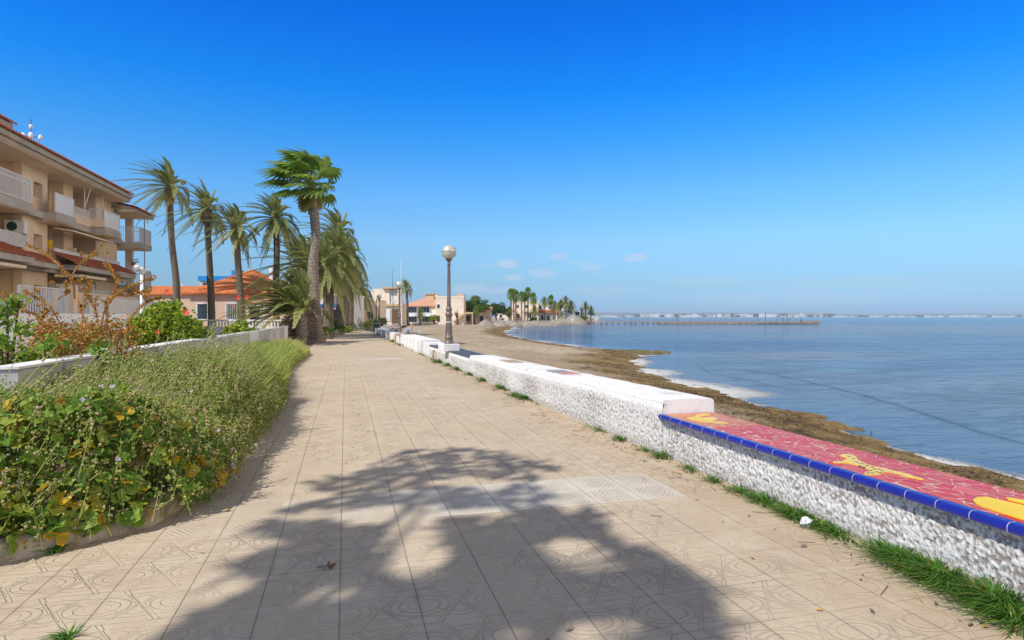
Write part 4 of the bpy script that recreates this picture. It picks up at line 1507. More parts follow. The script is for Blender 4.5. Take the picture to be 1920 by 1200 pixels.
house('pale cream block with a flat roof and outside stair left of the green pine', (p.x, p.y, -.1), -TH, 6.8, 7, 6.1, 'cream2', 'flat', .1, .5, wins=[(-2.7, .3, .9, 1.7), (-2.7, 3.6, .8, 1.1)],
      extras=[('roof_room', 'peach', [(1.4, 3.2, 2, 6, 6.12, 7.2)]), ('stair', 'ochre', [(1.0 + .3 * i, 1.3 + .3 * i, -.9, -.06, .3 + .22 * i, .75 + .22 * i) for i in range(9)] + [(3.7, 5.7, -.9, -.06, 2.3, 2.7)]),
              ('stair_post', 'ochre', [(5.45, 5.65, -.8, -.6, -.5, 2.3)])])
p = at(893, 160)
house('grey shaded house with a sloping pale roof below the pine trees', (p.x, p.y, 0), -TH, 7.5, 8, 3.3, 'pinkwall', 'ridge', .3, .8, wins=[(-2, .3, 1.2, 1.6), (1.4, .3, 1.0, 1.6)], roofmat='roofpale')
p = at(985, 212)
house('pale pink apartment block behind the tall thin palms', (p.x, p.y, 0), -TH, 9.0, 9, 6.3, 'cream2', 'flat', .1, .8, wins=[(-2.8, 4.4, 1.3, 1.3), (.3, 4.4, 1.3, 1.3), (3, 4.4, 1.1, 1.3), (-2.6, 1, 1.4, 1.6), (1.4, 1, 1.4, 1.6)],
      extras=[('balcony', 'cream', [(-1, 4.2, -1.0, -.06, 3.2, 4.0)])])
p = at(1022, 220)
house('long white terrace house with an orange tiled strip under its upper floor', (p.x, p.y, 0), -TH, 8.6, 8, 5.9, 'white', 'flat', .1, .5, wins=[(-3, .3, 1.1, 1.8), (-1, .3, 1.1, 1.8), (1.2, .3, 1.1, 1.8), (3, .3, 1.1, 1.8), (-2, 4.2, 1.3, 1.3), (1.8, 4.2, 1.3, 1.3)],
      extras=[('tiled_strip', 'roof', [(-4.5, 4.5, -.7, -.06, 2.9, 3.9)])])
p = at(1046, 224)
house('peach house between the white terrace and the stepped white house', (p.x, p.y, 0), -TH, 4.4, 8, 5.4, 'peach', 'ridge', .2, .8, wins=[(-1, 1, 1, 1.5), (1, 3.6, 1, 1.2)])
p = at(1063, 215)
house('bright white stepped house at the end of the shore by the largest mound', (p.x, p.y, 0), -TH, 4.2, 8, 4.6, 'white', 'flat', .1, .4, wins=[(.6, 2.8, .8, 1)], extras=[('tower', 'white', [(-2.0, .2, 2, 5, 4.62, 7.4)]), ('side_terrace', 'white', [(2.11, 4.8, 1, 7, 0, 3.6)]), ('dark_opening', 'glass', [(3.0, 4.4, .9, .99, 2.0, 3.2)])])
p = at(948, 205)
house('cream house half hidden behind the dark rounded tree', (p.x, p.y, 0), -TH, 6, 8, 3.6, 'cream', 'ridge', .3, .8, wins=[(-1.6, .8, 1, 1.5), (1.4, .8, 1, 1.5)], roofmat='roofpale')
# small boat hauled up on the beach
p = at(942, 166, None, -.25)
t = thing('small_boat', 'tiny white boat drawn up by the back of the beach between sand piles', 'boat', p, .2)
b = MB()
vs = []
for i in range(9):
    q = i / 8 * 2 - 1
    w = .75 * (1 - abs(q) ** 2.4)
    for (s, z) in ((-1, .75), (-.7, .15), (0, 0), (.7, .15), (1, .75)): vs.append((q * 2.0, w * s, z + .25 * abs(q) ** 2))
b.add(vs, [(i * 5 + j, (i + 1) * 5 + j, (i + 1) * 5 + j + 1, i * 5 + j + 1) for i in range(8) for j in range(4)])
b.build('hull', M['whiteclean'], t, True)
b = MB(); b.box(-.9, .5, -.45, .45, .5, 1.5); b.build('cabin', M['shutter'], t)
b = MB(); b.box(-.7, .3, -.46, -.451, .9, 1.35); b.build('pane', M['glass'], t)

# ---- garden wall along the bed, its grey side towards the promenade
O3 = (-3.05, 20, 0)
GW = thing('garden_wall', 'weathered grey garden wall with whitewashed top behind the weeds', 'wall', O3)
b = MB(O3)
n = 60
vs, fs = [], []
for i in range(n + 1):
    y = 6.9 + (35.2 - 6.9) * i / n
    h = 1.0 + .012 * noise.noise(Vector((0, y * 1.3, 0)))
    for (u, z) in ((0, -.1), (.0, h - .03), (-.03, h), (-.20, h), (-.22, h - .03), (-.22, -.1)): vs.append((-3.0 + u + .006 * noise.noise(Vector((u * 9, y * 2, z))), y, z))
for i in range(n):
    for j in range(5): fs.append((i * 6 + j, i * 6 + j + 1, (i + 1) * 6 + j + 1, (i + 1) * 6 + j)[::-1])
fs += [tuple(range(5, -1, -1)), tuple(range(n * 6, n * 6 + 6))]
b.add(vs, fs)
b.build('wall_body', M['greywall'], GW)
part('whitewashed_coping', 'whitewash', [(-3.235, -2.985, 6.88, 14.6, 1.004, 1.028)], GW, O3)
b = MB(O3); b.box(-6, -3.221, 6.9, 7.12, -.1, .998); b.build('return_wall', M['greywall'], GW)
part('white_patch', 'whitewash', [(-2.992, -2.982, 21.5, 23.6, .1, .99), (-2.992, -2.980, 33.2, 35.25, 0, 1.03)], GW, O3)
part('grey_patch', 'greywall', [(-3.6, -3.24, 13, 35.2, .92, .96)], GW, O3)
# white balustrade closing the garden
a_, c_ = at(550, 36.6), at(385, 37.4)
d_ = c_ - a_
BA = thing('balustrade', 'white turned balustrade with a square gatepost at the end of the grey garden wall', 'balustrade', (a_.x, a_.y, 0), math.atan2(d_.y, d_.x))
L_ = d_.length
b = MB(); b.box(0.4, L_, -.12, .12, 0, .82); b.box(.4, L_, -.14, .14, .82, .90); b.build('base_wall', M['whitewash'], BA)
b = MB(); b.box(.4, L_, -.1, .1, 1.24, 1.33); b.build('top_rail', M['whitewash'], BA)
b = MB(); b.box(-.32, .398, -.36, .36, 0, 1.28); b.box(-.38, .45, -.42, .42, 1.281, 1.37); b.build('gatepost', M['whitewash'], BA)
bal = None
for i in range(int((L_ - .6) / .2)):
    if bal is None:
        m_ = MB(); m_.lathe([(.05, .9), (.05, .94), (.032, .98), (.062, 1.06), (.05, 1.14), (.03, 1.2), (.05, 1.22), (.05, 1.24)], 8); bal = m_.build('baluster', M['whitewash'], BA, True); bal.location = (.55, 0, 0)
    else:
        o = bal.copy(); COL.objects.link(o); o.parent = BA; o.location = (.55 + .2 * i, 0, 0)
part('white_post', 'whitewash', [(-.05, .05, -.05, .05, 0, 2.4)], thing('fence_post', 'slim white post standing up behind the balustrade', 'post', at(496, 38)), (0, 0, 0))
# white yard wall further back on the left
a_, c_ = at(262, 30), at(380, 41)
wall_line(a_, c_, 1.25, .2, 'yard_wall', 'white yard wall behind the hibiscus bush', 0)

wall_line(at(-80, 10.6), at(236, 12.4), 1.56, .2, 'yard_wall', 'low sunlit white wall behind the rust orange shrub', 0, 'white')
# broken white globe lamp in the garden
p = at(266, 20.5)
t = thing('broken_lamp', 'white garden lamp post with a broken white globe', 'lamp', (p.x, p.y, 0))
b = MB(); b.tube([(0, 0, 0), (0, 0, 2.95)], .055, 12); b.build('post', M['whiteclean'], t, True)
b = MB()
nn = 20
vs, fs = [], []
for j in range(9):
    th = PI - .25 - j * .17
    for i in range(nn):
        a = 2 * PI * i / nn
        r = .23
        vs.append((r * math.sin(th) * math.cos(a), r * math.sin(th) * math.sin(a), 3.18 + r * math.cos(th)))
for j in range(8):
    for i in range(nn):
        hi = 4 + 4 * (math.cos(2 * PI * i / nn + .1) < -.1) * (1 if i % 5 else .6) + (i % 3 == 0)
        if j < hi: fs.append((j * nn + i, j * nn + (i + 1) % nn, (j + 1) * nn + (i + 1) % nn, (j + 1) * nn + i))
b.add(vs, fs)
o = b.build('broken_globe', M['shutter'], t, True)
sol = o.modifiers.new('thick', 'SOLIDIFY'); sol.thickness = .012
b = MB(); b.lathe([(.02, 2.93), (.10, 2.94), (.12, 2.98), (.05, 3.0), (.05, 3.12), (.02, 3.14)], 14); b.build('lamp_holder', M['whiteclean'], t, True)
# utility pole far left
t = thing('utility_pole', 'slim pale utility pole above the low outbuilding roof', 'pole', at(342, 78))
b = MB(); b.tube([(0, 0, 0), (0, 0, 5.6)], .12, 6); b.box(-.5, .5, -.05, .05, 5.2, 5.32); b.build('pole', M['whitewash'], t)

# ================================================================== VEGETATION
WIND = Vector((-CT, ST, 0))


def rdir(r=random):
    while True:
        v = Vector((r.uniform(-1, 1), r.uniform(-1, 1), r.uniform(-1, 1)))
        if .01 < v.length < 1: return v.normalized()


def frond(mb, az, el, L, droop, wind, r, nl=34, lw=.035, ll=.5, base=Vector((0, 0, 0)), tint0=.5, mi=0):
    h = Vector((math.cos(az), math.sin(az), 0))
    d0 = h * math.cos(el) + Vector((0, 0, math.sin(el)))
    pts = []
    for i in range(11):
        t = i / 10
        pts.append(base + d0 * L * t + Vector((0, 0, -droop * L * t * t)) + WIND * wind * L * t ** 1.8)
    mb.tube(pts, [.030 * (1 - .8 * i / 10) + .004 for i in range(11)], 4, mi, tint0 * .5 + .45, cap=False)
    for k in range(nl):
        t = .12 + .88 * (k + .5) / nl
        f = t * 10
        i = min(9, int(f))
        p = pts[i].lerp(pts[i + 1], f - i)
        tan = (pts[i + 1] - pts[i]).normalized()
        side = tan.cross(Vector((0, 0, 1)))
        if side.length < .05: side = Vector((-h.y, h.x, 0))
        side.normalize()
        upv = side.cross(tan).normalized()
        ln = ll * (math.sin(PI * min(1, t * .85 + .18)) * .8 + .25) * r.uniform(.85, 1.1)
        for s in (-1, 1):
            dd = (tan * 1.0 + side * s * .72 + upv * r.uniform(.12, .42) + WIND * wind * .9 + rdir(r) * .12).normalized()
            w = dd.cross(upv)
            if w.length < .1: w = dd.cross(side)
            w = w.normalized() * lw * .5
            q = p + dd * ln * .55 - Vector((0, 0, .02 * ln))
            e = p + dd * ln - Vector((0, 0, .16 * ln))
            tt = min(1, max(0, tint0 + r.uniform(-.22, .22)))
            mb.add([p - w * .6, p + w * .6, q + w, q - w, e], [(0, 1, 2, 3), (3, 2, 4)], mi, tt)


def date_crown(seed, n=50, L=3.15, wind=.42, nl=40, lw=.052, dead=5, lo=-.5):
    r = random.Random(seed)
    mb = MB()
    for i in range(n):
        q = (i + .5) / n
        el = math.radians(86) * (1 - q) ** .85 + lo * q ** 1.6
        az = i * 2.39996 + r.uniform(-.3, .3)
        frond(mb, az, el, L * r.uniform(.85, 1.08) * (1 - .12 * q), .30 + .34 * q + r.uniform(-.08, .15), wind * r.uniform(.6, 1.4), r, nl, lw, .45, Vector((0, 0, .15 * (1 - q))), r.uniform(.3, .7))
    for i in range(dead):
        frond(mb, r.uniform(0, 6.28), -.7 + r.uniform(-.3, .1), L * .62, .2, wind * .4, r, 18, lw, .4, Vector((0, 0, -.1)), .96)
    return mb


def fan_leaf(mb, base, az, el, pet, R, wind, r, tint, nb=15, mi=0):
    h = Vector((math.cos(az), math.sin(az), 0))
    d0 = (h * math.cos(el) + Vector((0, 0, math.sin(el)))).normalized()
    hub = base + d0 * pet + WIND * wind * pet * .35 - Vector((0, 0, .05 * pet))
    mb.tube([base, base.lerp(hub, .5) + Vector((0, 0, .03)), hub], [.03, .022, .014], 4, mi, .9, cap=False)
    d1 = (d0 + WIND * wind * .8).normalized()
    side = d1.cross(Vector((0, 0, 1)))
    if side.length < .1: side = Vector((1, 0, 0))
    side.normalize()
    up = side.cross(d1).normalized()
    for k in range(nb):
        a = (k / (nb - 1) - .5) * math.radians(235)
        dd = d1 * math.cos(a) + side * math.sin(a)
        ln = R * (1 - .22 * abs(a) / 2.05) * r.uniform(.9, 1.08)
        w = (side * math.cos(a) - d1 * math.sin(a)) * ln * .115
        m1 = hub + dd * ln * .55 + up * .05 * ln
        e1 = hub + dd * ln + WIND * wind * ln * .5 - Vector((0, 0, .22 * ln))
        mb.add([hub, m1 - w, m1 + w, e1 - w * .25, e1 + w * .25], [(0, 2, 1), (1, 2, 4, 3)], mi, min(1, max(0, tint + r.uniform(-.12, .12))))


def fan_crown(seed, n=34, pet=.85, R=.85, wind=.5, nb=15, skirt=10, lo=-.9):
    r = random.Random(seed)
    mb = MB()
    for i in range(n):
        q = (i + .5) / n
        el = math.radians(84) * (1 - q) + lo * q
        fan_leaf(mb, Vector((0, 0, .1 * (1 - q))), i * 2.39996 + r.uniform(-.3, .3), el, pet * r.uniform(.8, 1.15), R * r.uniform(.8, 1.1), wind * r.uniform(.6, 1.3), r, r.uniform(.2, .75), nb)
    for i in range(skirt):
        fan_leaf(mb, Vector((0, 0, -.2)), r.uniform(0, 6.28), -1.25, .45, R * .7, wind * .2, r, .98, nb)
    return mb


def trunk_mesh(pts, rad, n=12, rough=.06, boots=None, seed=0, off=(0, 0, 0)):
    """leaf-scarred trunk along pts (finely ringed), optional thick boot zone under the crown"""
    P = [Vector(p) for p in pts]
    L = sum((b - a).length for a, b in zip(P, P[1:]))
    m = max(8, int(L / .11))
    out, rr = [], []
    for i in range(m + 1):
        t = i / m * (len(P) - 1)
        k = min(len(P) - 2, int(t))
        f = t - k
        p0 = P[max(0, k - 1)]; p1 = P[k]; p2 = P[k + 1]; p3 = P[min(len(P) - 1, k + 2)]
        q = .5 * ((2 * p1) + (p2 - p0) * f + (2 * p0 - 5 * p1 + 4 * p2 - p3) * f * f + (3 * p1 - p0 - 3 * p2 + p3) * f ** 3)
        out.append(q)
        s = i / m
        kk = min(len(rad) - 2, int(s * (len(rad) - 1)))
        ff = s * (len(rad) - 1) - kk
        rr.append(rad[kk] * (1 - ff) + rad[kk + 1] * ff)
    mb = MB(off)
    vs, fs = [], []
    for i, p in enumerate(out):
        for k in range(n):
            a = 2 * PI * k / n + (i % 2) * PI / n
            j = 1 + rough * (1.0 if (i + k) % 2 else -.4) + rough * 1.2 * noise.noise(Vector((k * 1.7, i * .6, seed)))
            vs.append((p.x + rr[i] * j * math.cos(a), p.y + rr[i] * j * math.sin(a), p.z))
    for i in range(m):
        for k in range(n):
            fs.append((i * n + k, i * n + (k + 1) % n, (i + 1) * n + (k + 1) % n, (i + 1) * n + k))
    fs.append(tuple(range(m * n, m * n + n)))
    mb.add(vs, fs)
    return mb


CR = {}


def crown_obj(key, maker, mat, parent, loc, sc):
    if key not in CR:
        o = maker().build('crown', mat, parent)
        CR[key] = o.data
    else:
        o = bpy.data.objects.new('crown', CR[key])
        COL.objects.link(o)
        o.parent = parent
    o.location = loc
    o.scale = sc if hasattr(sc, '__len__') else (sc, sc, sc)
    return o


DATES = [lambda: date_crown(1, 46, 3.3, .5), lambda: date_crown(2, 44), lambda: date_crown(3, 46, 3.0, .36), lambda: date_crown(4, 62, 3.1, .25, lo=-.7)]


def palm(label, path, D, rad, crown, cs, fan=False, group='palms along the promenade', boots=0.0, name=None):
    """path: pixel waypoints from foot to crown, all at distance D"""
    p0 = at(path[0][0], D)
    pts = [Vector((0, 0, -.2))] + [at(a, D, b) - p0 for a, b in path[1:]]
    t = thing(name or ('fan_palm' if fan else 'date_palm'), label, 'palm tree', p0, 0, group)
    o = trunk_mesh(pts, rad, 12, .05 if fan else .04, seed=D).build('trunk', M['barkfan' if fan else 'barkdate'], t, True)
    top = pts[-1]
    if boots:
        b = trunk_mesh([top - Vector((0, 0, boots)), top - Vector((0, 0, boots * .5)), top + Vector((0, 0, .15))], [rad[-1] * 1.1, rad[-1] * 1.75, rad[-1] * 1.5], 12, .16, seed=3)
        b.build('leaf_base_sheath', M['barkfan'], t)
    key = ('f' if fan else 'd', crown)
    mk = (lambda: fan_crown(11 + crown, *[(34, 1.0, .86, .62, 17, 9, -.55), (26, .9, .8, .35, 13, 7)][crown])) if fan else DATES[crown]
    crown_obj(key, mk, M['L_fan' if fan else 'L_palm'], t, top, cs)
    return t


palm('tallest date palm on the left, its crown combed sideways by the wind beside the block', [(329, 0), (331, 540), (322, 450), (318, 352)], 53, [.38, .28, .25, .24], 0, (1.22, 1.22, 1.16), boots=1.4)
palm('slender date palm with a drooping crown between the tallest one and the bent one', [(397, 0), (396, 560), (392, 480), (387, 395)], 42, [.26, .22, .20, .19], 1, .86, boots=.9)
palm('date palm whose trunk bends at its foot in front of the orange roof', [(456, 0), (450, 545), (446, 490), (443, 428)], 40, [.30, .22, .20, .19], 2, .84, boots=1.1)
palm('date palm with a ragged crown just left of the tall fan palm', [(519, 0), (518, 540), (519, 470), (516, 412)], 43, [.22, .21, .20, .19], 3, .92, boots=.7)
palm('tallest fan palm with a thick shaggy trunk and windswept bright green leaves', [(597, 0), (590, 580), (587, 500), (592, 440), (583, 345)], 36.5, [.50, .36, .33, .30, .24, .27, .22], 0, (1.42, 1.42, 1.28), fan=True)
palm('date palm standing half hidden right behind the thick fan palm trunk', [(613, 0), (616, 580), (615, 540), (608, 500)], 42, [.42, .36, .34, .32], 3, 1.12, boots=1)
palm('stout grey trunked date palm in the middle of the crowded palm row', [(633, 0), (640, 570), (640, 530), (634, 478)], 52, [.46, .40, .36, .34], 3, 1.25, boots=1)
palm('dark trunked date palm beside the stout grey one in the palm row', [(646, 0), (648, 560), (646, 500), (634, 440)], 58, [.36, .36, .34, .32], 1, 1.25, boots=1)
palm('right hand date palm of the crowded row with upswept fronds', [(656, 0), (657, 570), (656, 530), (648, 492)], 64, [.36, .36, .34, .32], 3, (1.25, 1.25, 1.5), boots=1)
palm('leafy date palm behind the young palm, its crown filling the gap left of the row', [(574, 0), (574, 580), (572, 545), (566, 500)], 47, [.36, .34, .34, .32], 2, 1.32)
palm('squat date palm on its own past the row, before the cream house', [(672, 0), (673, 578), (672, 560), (671, 543)], 74, [.50, .50, .52, .46], 3, (1.05, 1.05, 1.3), boots=.8)
palm('lone slim date palm with a thin windblown crown behind the second lamp', [(765, 0), (764, 580), (763, 555), (762, 540)], 128, [.30, .26, .26, .26], 1, .92)
# young palm with long low fronds in front of the row
p = at(566, 34)
t = thing('young_date_palm', 'young date palm with long arching fronds low over the balustrade', 'palm tree', (p.x, p.y, 0), 0, 'palms along the promenade')
trunk_mesh([(0, 0, -.1), (0, 0, .8), (0, 0, 1.55)], [.24, .28, .26], 12, .12, seed=8).build('trunk', M['barkfan'], t)
r_ = random.Random(21)
mb = MB()
for i in range(64):
    q = (i + .5) / 64
    az = i * 2.39996
    if -1.2 < ((az + PI) % (2 * PI)) - PI < .9 and q > .35: az += PI
    el = math.radians(84) * (1 - q) + .35
    frond(mb, az, el, 4.3 * r_.uniform(.8, 1.1), .38 + .25 * q, .16, r_, 50, .085, .50, Vector((0, 0, 0)), r_.uniform(.3, .75))
for (k, (az, L)) in enumerate(((2.9, 4.2), (3.3, 4.3), (2.6, 4.0), (3.7, 3.5), (2.9, 3.8), (3.2, 3.6), (2.4, 3.6), (3.0, 3.4))): frond(mb, az, 1.05 - .10 * k, L, .62, .12, r_, 50, .085, .50, Vector((0, 0, 0)), .6)
o = mb.build('crown', M['L_palm'], t)
o.location = (0, 0, 1.5)
# dead frond skirt at its foot
p = at(560, 34.5)
r_ = random.Random(4)
mb = MB((p.x, p.y, 0))
for i in range(620):
    a = r_.uniform(0, 6.28)
    rad_ = r_.uniform(.05, 1.0)
    z0 = r_.uniform(0, 1.55)
    q0 = Vector((p.x + rad_ * .5 * math.cos(a), p.y + rad_ * .5 * math.sin(a), z0))
    d = Vector((math.cos(a) * .5, math.sin(a) * .5, -.2 + r_.uniform(-.5, .7))).normalized() * r_.uniform(.3, .85)
    e = q0 + d
    e.z = max(.02, e.z)
    mb.tube([q0, (q0 + e) / 2 + rdir(r_) * .08, e], [.018, .015, .006], 3, 0, r_.random(), cap=False)
tag(mb.build('dead_shrub', M['L_dry']), 'tangled grey brown dead shrub at the end of the garden wall beside the fan palm', 'shrub')

# distant palms along the far promenade
farfan, fardate = None, None
far = [(958, 552, 180, .95, 1, 'left one of the pair of tallest far fan palms'), (967, 556, 184, 1.0, 1, 'right one of the pair of tallest far fan palms'), (978, 556, 196, .9, 1, 'fan palm with a rather broad crown, fourth from the right of the tall far group'),
       (963, 549, 200, .7, 1, 'small crowned fan palm peeping up behind the tallest far pair'), (984, 557, 198, .85, 1, 'slim middle palm of the far group of three'), (990, 549, 200, 1.0, 1, 'tallest palm of the far group of three'),
       (1000, 560, 196, 1.05, 1, 'dense upright fan palm standing clear, right of the far group of three'), (1003, 583, 190, 1.0, 0, 'low bushy palm under the upright one'), (1021, 566, 205, 1.1, 0, 'greyish feather palm before the white terrace house'),
       (1033, 563, 205, .95, 1, 'fan palm over the white terrace house'), (1041, 572, 205, .9, 0, 'small feather palm right of the fan palm over the terrace house'), (1052, 570, 212, .95, 0, 'feather palm just left of the wide crowned one'),
       (1038, 578, 200, .7, 0, 'dwarf palm before the white terrace'), (1061, 565, 212, 1.2, 0, 'wide crowned palm near the stepped white house'), (1071, 573, 214, 1.2, 0, 'palm with an orange skirt before the stepped white house'), (1053, 590, 196, .6, 0, 'knee high palm bush by the low white wall'),
       (1048, 575, 216, .8, 1, 'thin palm behind the peach house'), (1098, 574, 222, 1.0, 0, 'last tall palm out on the point'), (1108, 583, 226, 1.1, 0, 'rightmost bushy palm at the root of the jetty'), (1090, 586, 220, 1.0, 0, 'short leaning palm left of the last tall palm on the point'),
       (955, 585, 175, .8, 1, 'young bright green palm by the dark tree'), (893, 583, 150, .62, 1, 'yellow green fan palm in front of the grey house'), (788, 587, 138, .78, 0, 'full leafy feather palm in the garden of the orange villa')]
for (px, py, D, s, isfan, lab) in far:
    p0 = at(px, D)
    top = at(px, D, py) - p0
    t = thing('fan_palm' if isfan else 'date_palm', lab, 'palm tree', p0, 0, 'palms along the far shore')
    trunk_mesh([Vector((random.uniform(-.3, .3), 0, -.6)), top * .5, top], [.26, .22, .20], 8, .08, seed=px).build('trunk', M['barkdate'], t, True)
    if isfan: crown_obj(('ff', px % 2), lambda: fan_crown(70 + px, 44, .9, .8, .12, 11, 12, -1.0), M['L_fan'], t, top, (s * .98, s * .98, s * 1.35))
    else: crown_obj(('fd', px % 2), lambda: date_crown(80 + px, 46, 2.4, .1, 16, .09, 6, -.7), M['L_palm'], t, top, s)


# ------------------------------------------------------------------ leafy bushes and trees
def leafcloud(mb, clumps, n, size, r, tint=(.2, .9), shell=.55, mi=0, flatten=.7, bend=.25):
    """leaf-sized faces spread through a set of clump ellipsoids (c, (rx,ry,rz))"""
    tot = sum(a[1][0] * a[1][1] for a in clumps)
    for (c, rad) in clumps:
        k = int(n * rad[0] * rad[1] / tot)
        ct = r.uniform(-.12, .12)
        for _ in range(k):
            d = rdir(r)
            q = (shell + (1 - shell) * r.random()) if r.random() < .8 else r.random()
            p = Vector((c[0] + d.x * rad[0] * q, c[1] + d.y * rad[1] * q, c[2] + d.z * rad[2] * q))
            nrm = (d * .6 + Vector((0, 0, .5)) + rdir(r) * .8).normalized()
            u = nrm.cross(rdir(r))
            if u.length < .1: continue
            u.normalize()
            v = nrm.cross(u)
            s = size * r.uniform(.6, 1.3)
            m = p + nrm * s * bend
            tt = min(1, max(0, r.uniform(*tint) + ct))
            mb.add([p - u * s * .5, m + v * s * flatten * .5 - u * s * .1, p + u * s * .5, m - v * s * flatten * .5 - u * s * .1], [(0, 3, 2, 1)] if r.random() < .5 else [(0, 3, 1), (3, 2, 1)], mi, tt)


def bush(name, label, cat, loc, clumps, n, size, mat, seed, tint=(.15, .95), stems=8, extra=None, shell=.5):
    r = random.Random(seed)
    t = thing(name, label, cat, loc)
    mb = MB()
    leafcloud(mb, clumps, n, size, r, tint, shell)
    mb.build('foliage', M[mat], t)
    mb = MB()
    for k in range(stems):
        c, rad = r.choice(clumps)
        e = Vector(c) + rdir(r) * min(rad) * .5
        m = Vector((e.x * .35, e.y * .35, e.z * .55))
        mb.tube([(r.uniform(-.08, .08), r.uniform(-.08, .08), -.05), m, e], [.028, .02, .008], 5)
    mb.build('stems', M['wood'], t, True)
    return t


def clumpset(r, n, R, H, z0, s=(.3, .5)):
    out = []
    for i in range(n):
        a, q = r.uniform(0, 6.28), math.sqrt(r.random())
        z = z0 + (H - z0) * r.random() * (1 - .35 * q)
        k = r.uniform(*s) * R
        out.append(((R * .8 * q * math.cos(a), R * .8 * q * math.sin(a), z), (k, k, k * .8)))
    return out


r_ = random.Random(3)
# hibiscus with red flowers
p = at(312, 14.6)
cl = clumpset(r_, 26, 1.02, 1.85, .75, (.26, .42)) + [((0, 0, 1.1), (.8, .8, .75))]
t = bush('hibiscus_bush', 'rounded glossy hibiscus bush with a few red flowers behind the garden wall', 'bush', p, cl, 4600, .105, 'L_hib', 31, stems=10)
M['petal'] = flat('red_petals', (.72, .06, .03), .5)


def flower(px, D, py, s, parent, rp):
    p = at(px, D, py) - Vector(rp)
    mb = MB()
    for k in range(5):
        a = k * 2 * PI / 5
        u = Vector((math.cos(a) * CT, -math.cos(a) * ST, math.sin(a)))
        w = Vector((-math.sin(a) * CT, math.sin(a) * ST, math.cos(a)))
        f = Vector((-ST, -CT, 0)) * .3
        mb.add([p, p + (u + w * .5 + f) * s * .7, p + (u * 1.15 + f * 1.2) * s, p + (u - w * .5 + f) * s * .7], [(0, 1, 2, 3)])
    mb.build('flower', M['petal'], parent)


for (a, c, s) in ((349, 586, .075), (314, 547, .06), (296, 622, .05)): flower(a, 13.6, c, s, t, p)
p = at(449, 23)
cl = clumpset(r_, 12, .75, 1.35, .6, (.3, .45))
t = bush('hibiscus_bush', 'smaller hibiscus bush with tall thin red flowered shoots before the white balustrade', 'bush', p, cl, 1500, .12, 'L_hib', 32, stems=6)
for (a, c, s) in ((447, 558, .09), (463, 557, .09), (437, 573, .06)):
    flower(a, 22.6, c, s, t, p)
    q = at(a, 22.6, c) - p
    MB().tube([(0, 0, .8), (q.x * .6, q.y * .6, 1.5), q], [.012, .01, .006], 4).build('shoot', M['L_hib'], t)
# rust-coloured shrub: gnarled succulent branches with rosettes
p = at(150, 8.6)
t = thing('rusty_shrub', 'rust orange shrub with long gnarled bare branches in front of the apartment block', 'shrub', p)
r_ = random.Random(12)
mb, lf = MB(), MB()
BR = [[(120, 660), (117, 613), (106, 592), (93, 573), (74, 560), (57, 552), (46, 545)], [(165, 650), (160, 600), (150, 573), (138, 538), (133, 521), (117, 502), (93, 482), (70, 466), (50, 459)],
      [(140, 560), (133, 521), (146, 500), (160, 487), (172, 478), (180, 476)], [(150, 640), (155, 600), (158, 570), (163, 545), (170, 528)], [(190, 650), (190, 600), (200, 572), (220, 552), (240, 538), (266, 528), (292, 520)],
      [(205, 570), (214, 545), (219, 525), (211, 507), (199, 495)], [(215, 640), (202, 610), (199, 580), (204, 560), (232, 548)], [(40, 640), (32, 600), (25, 570), (18, 556)], [(100, 650), (85, 612), (66, 590), (40, 580)],
      [(180, 650), (184, 600), (176, 570), (168, 555)], [(235, 640), (240, 600), (262, 575), (285, 560), (300, 556)], [(60, 650), (75, 600), (88, 580)], [(110, 560), (122, 552), (128, 545), (124, 530)], [(220, 552), (236, 556), (262, 548), (280, 545)]]
for br in BR:
    D = 8.4 + r_.uniform(-.45, .45)
    way = [at(a, D + .05 * i * r_.uniform(-1, 1), c) - p for i, (a, c) in enumerate(br)]
    pts = []
    for i in range(len(way) - 1):
        for q in (0, .5): pts.append(way[i].lerp(way[i + 1], q) + rdir(r_) * .010)
    pts.append(way[-1])
    nP = len(pts)
    mb.tube(pts, [.011 - .007 * i / nP for i in range(nP)], 6, 0, r_.uniform(.66, .8))
    for side in range(2):
        i = r_.randint(nP // 2, nP - 1)
        q2 = pts[i] + (rdir(r_) + Vector((0, 0, .5))).normalized() * r_.uniform(.06, .18)
        mb.tube([pts[i], (pts[i] + q2) / 2 + rdir(r_) * .02, q2], [.007, .006, .004], 5, 0, r_.uniform(.2, .6))
        for k in range(16):
            d = rdir(r_); w = d.cross(rdir(r_)).normalized() * .010
            o_ = q2 + rdir(r_) * .02
            ln = r_.uniform(.02, .05)
            lf.add([o_ - w * .4, o_ + w * .4, o_ + d * ln * .7 + w, o_ + d * ln, o_ + d * ln * .7 - w], [(0, 1, 2, 3, 4)], 0, min(1, max(0, r_.gauss(.6, .2))))
    for k in range(110):
        u = r_.uniform(.25, 1) ** .7
        i = min(nP - 2, int(u * (nP - 1)))
        q = pts[i].lerp(pts[i + 1], u * (nP - 1) - i)
        for j in range(2):
            d = rdir(r_)
            w = d.cross(rdir(r_)).normalized() * .009
            o_ = q + d * .012
            ln = r_.uniform(.010, .028) * (1.7 if u > .93 else 1)
            lf.add([o_ - w * .4, o_ + w * .4, o_ + d * ln * .7 + w, o_ + d * ln, o_ + d * ln * .7 - w], [(0, 1, 2, 3, 4)], 0, min(1, max(0, r_.gauss(.55, .22))))
cl = clumpset(r_, 30, .95, .95, .35, (.22, .4))
leafcloud(lf, [((c[0][0] * 1.1, c[0][1], c[0][2] + .58), c[1]) for c in cl], 6800, .045, r_, (.1, .95), .3)
mb.build('branches', M['L_rust'], t, True)
lf.build('rosettes', M['L_rust'], t)
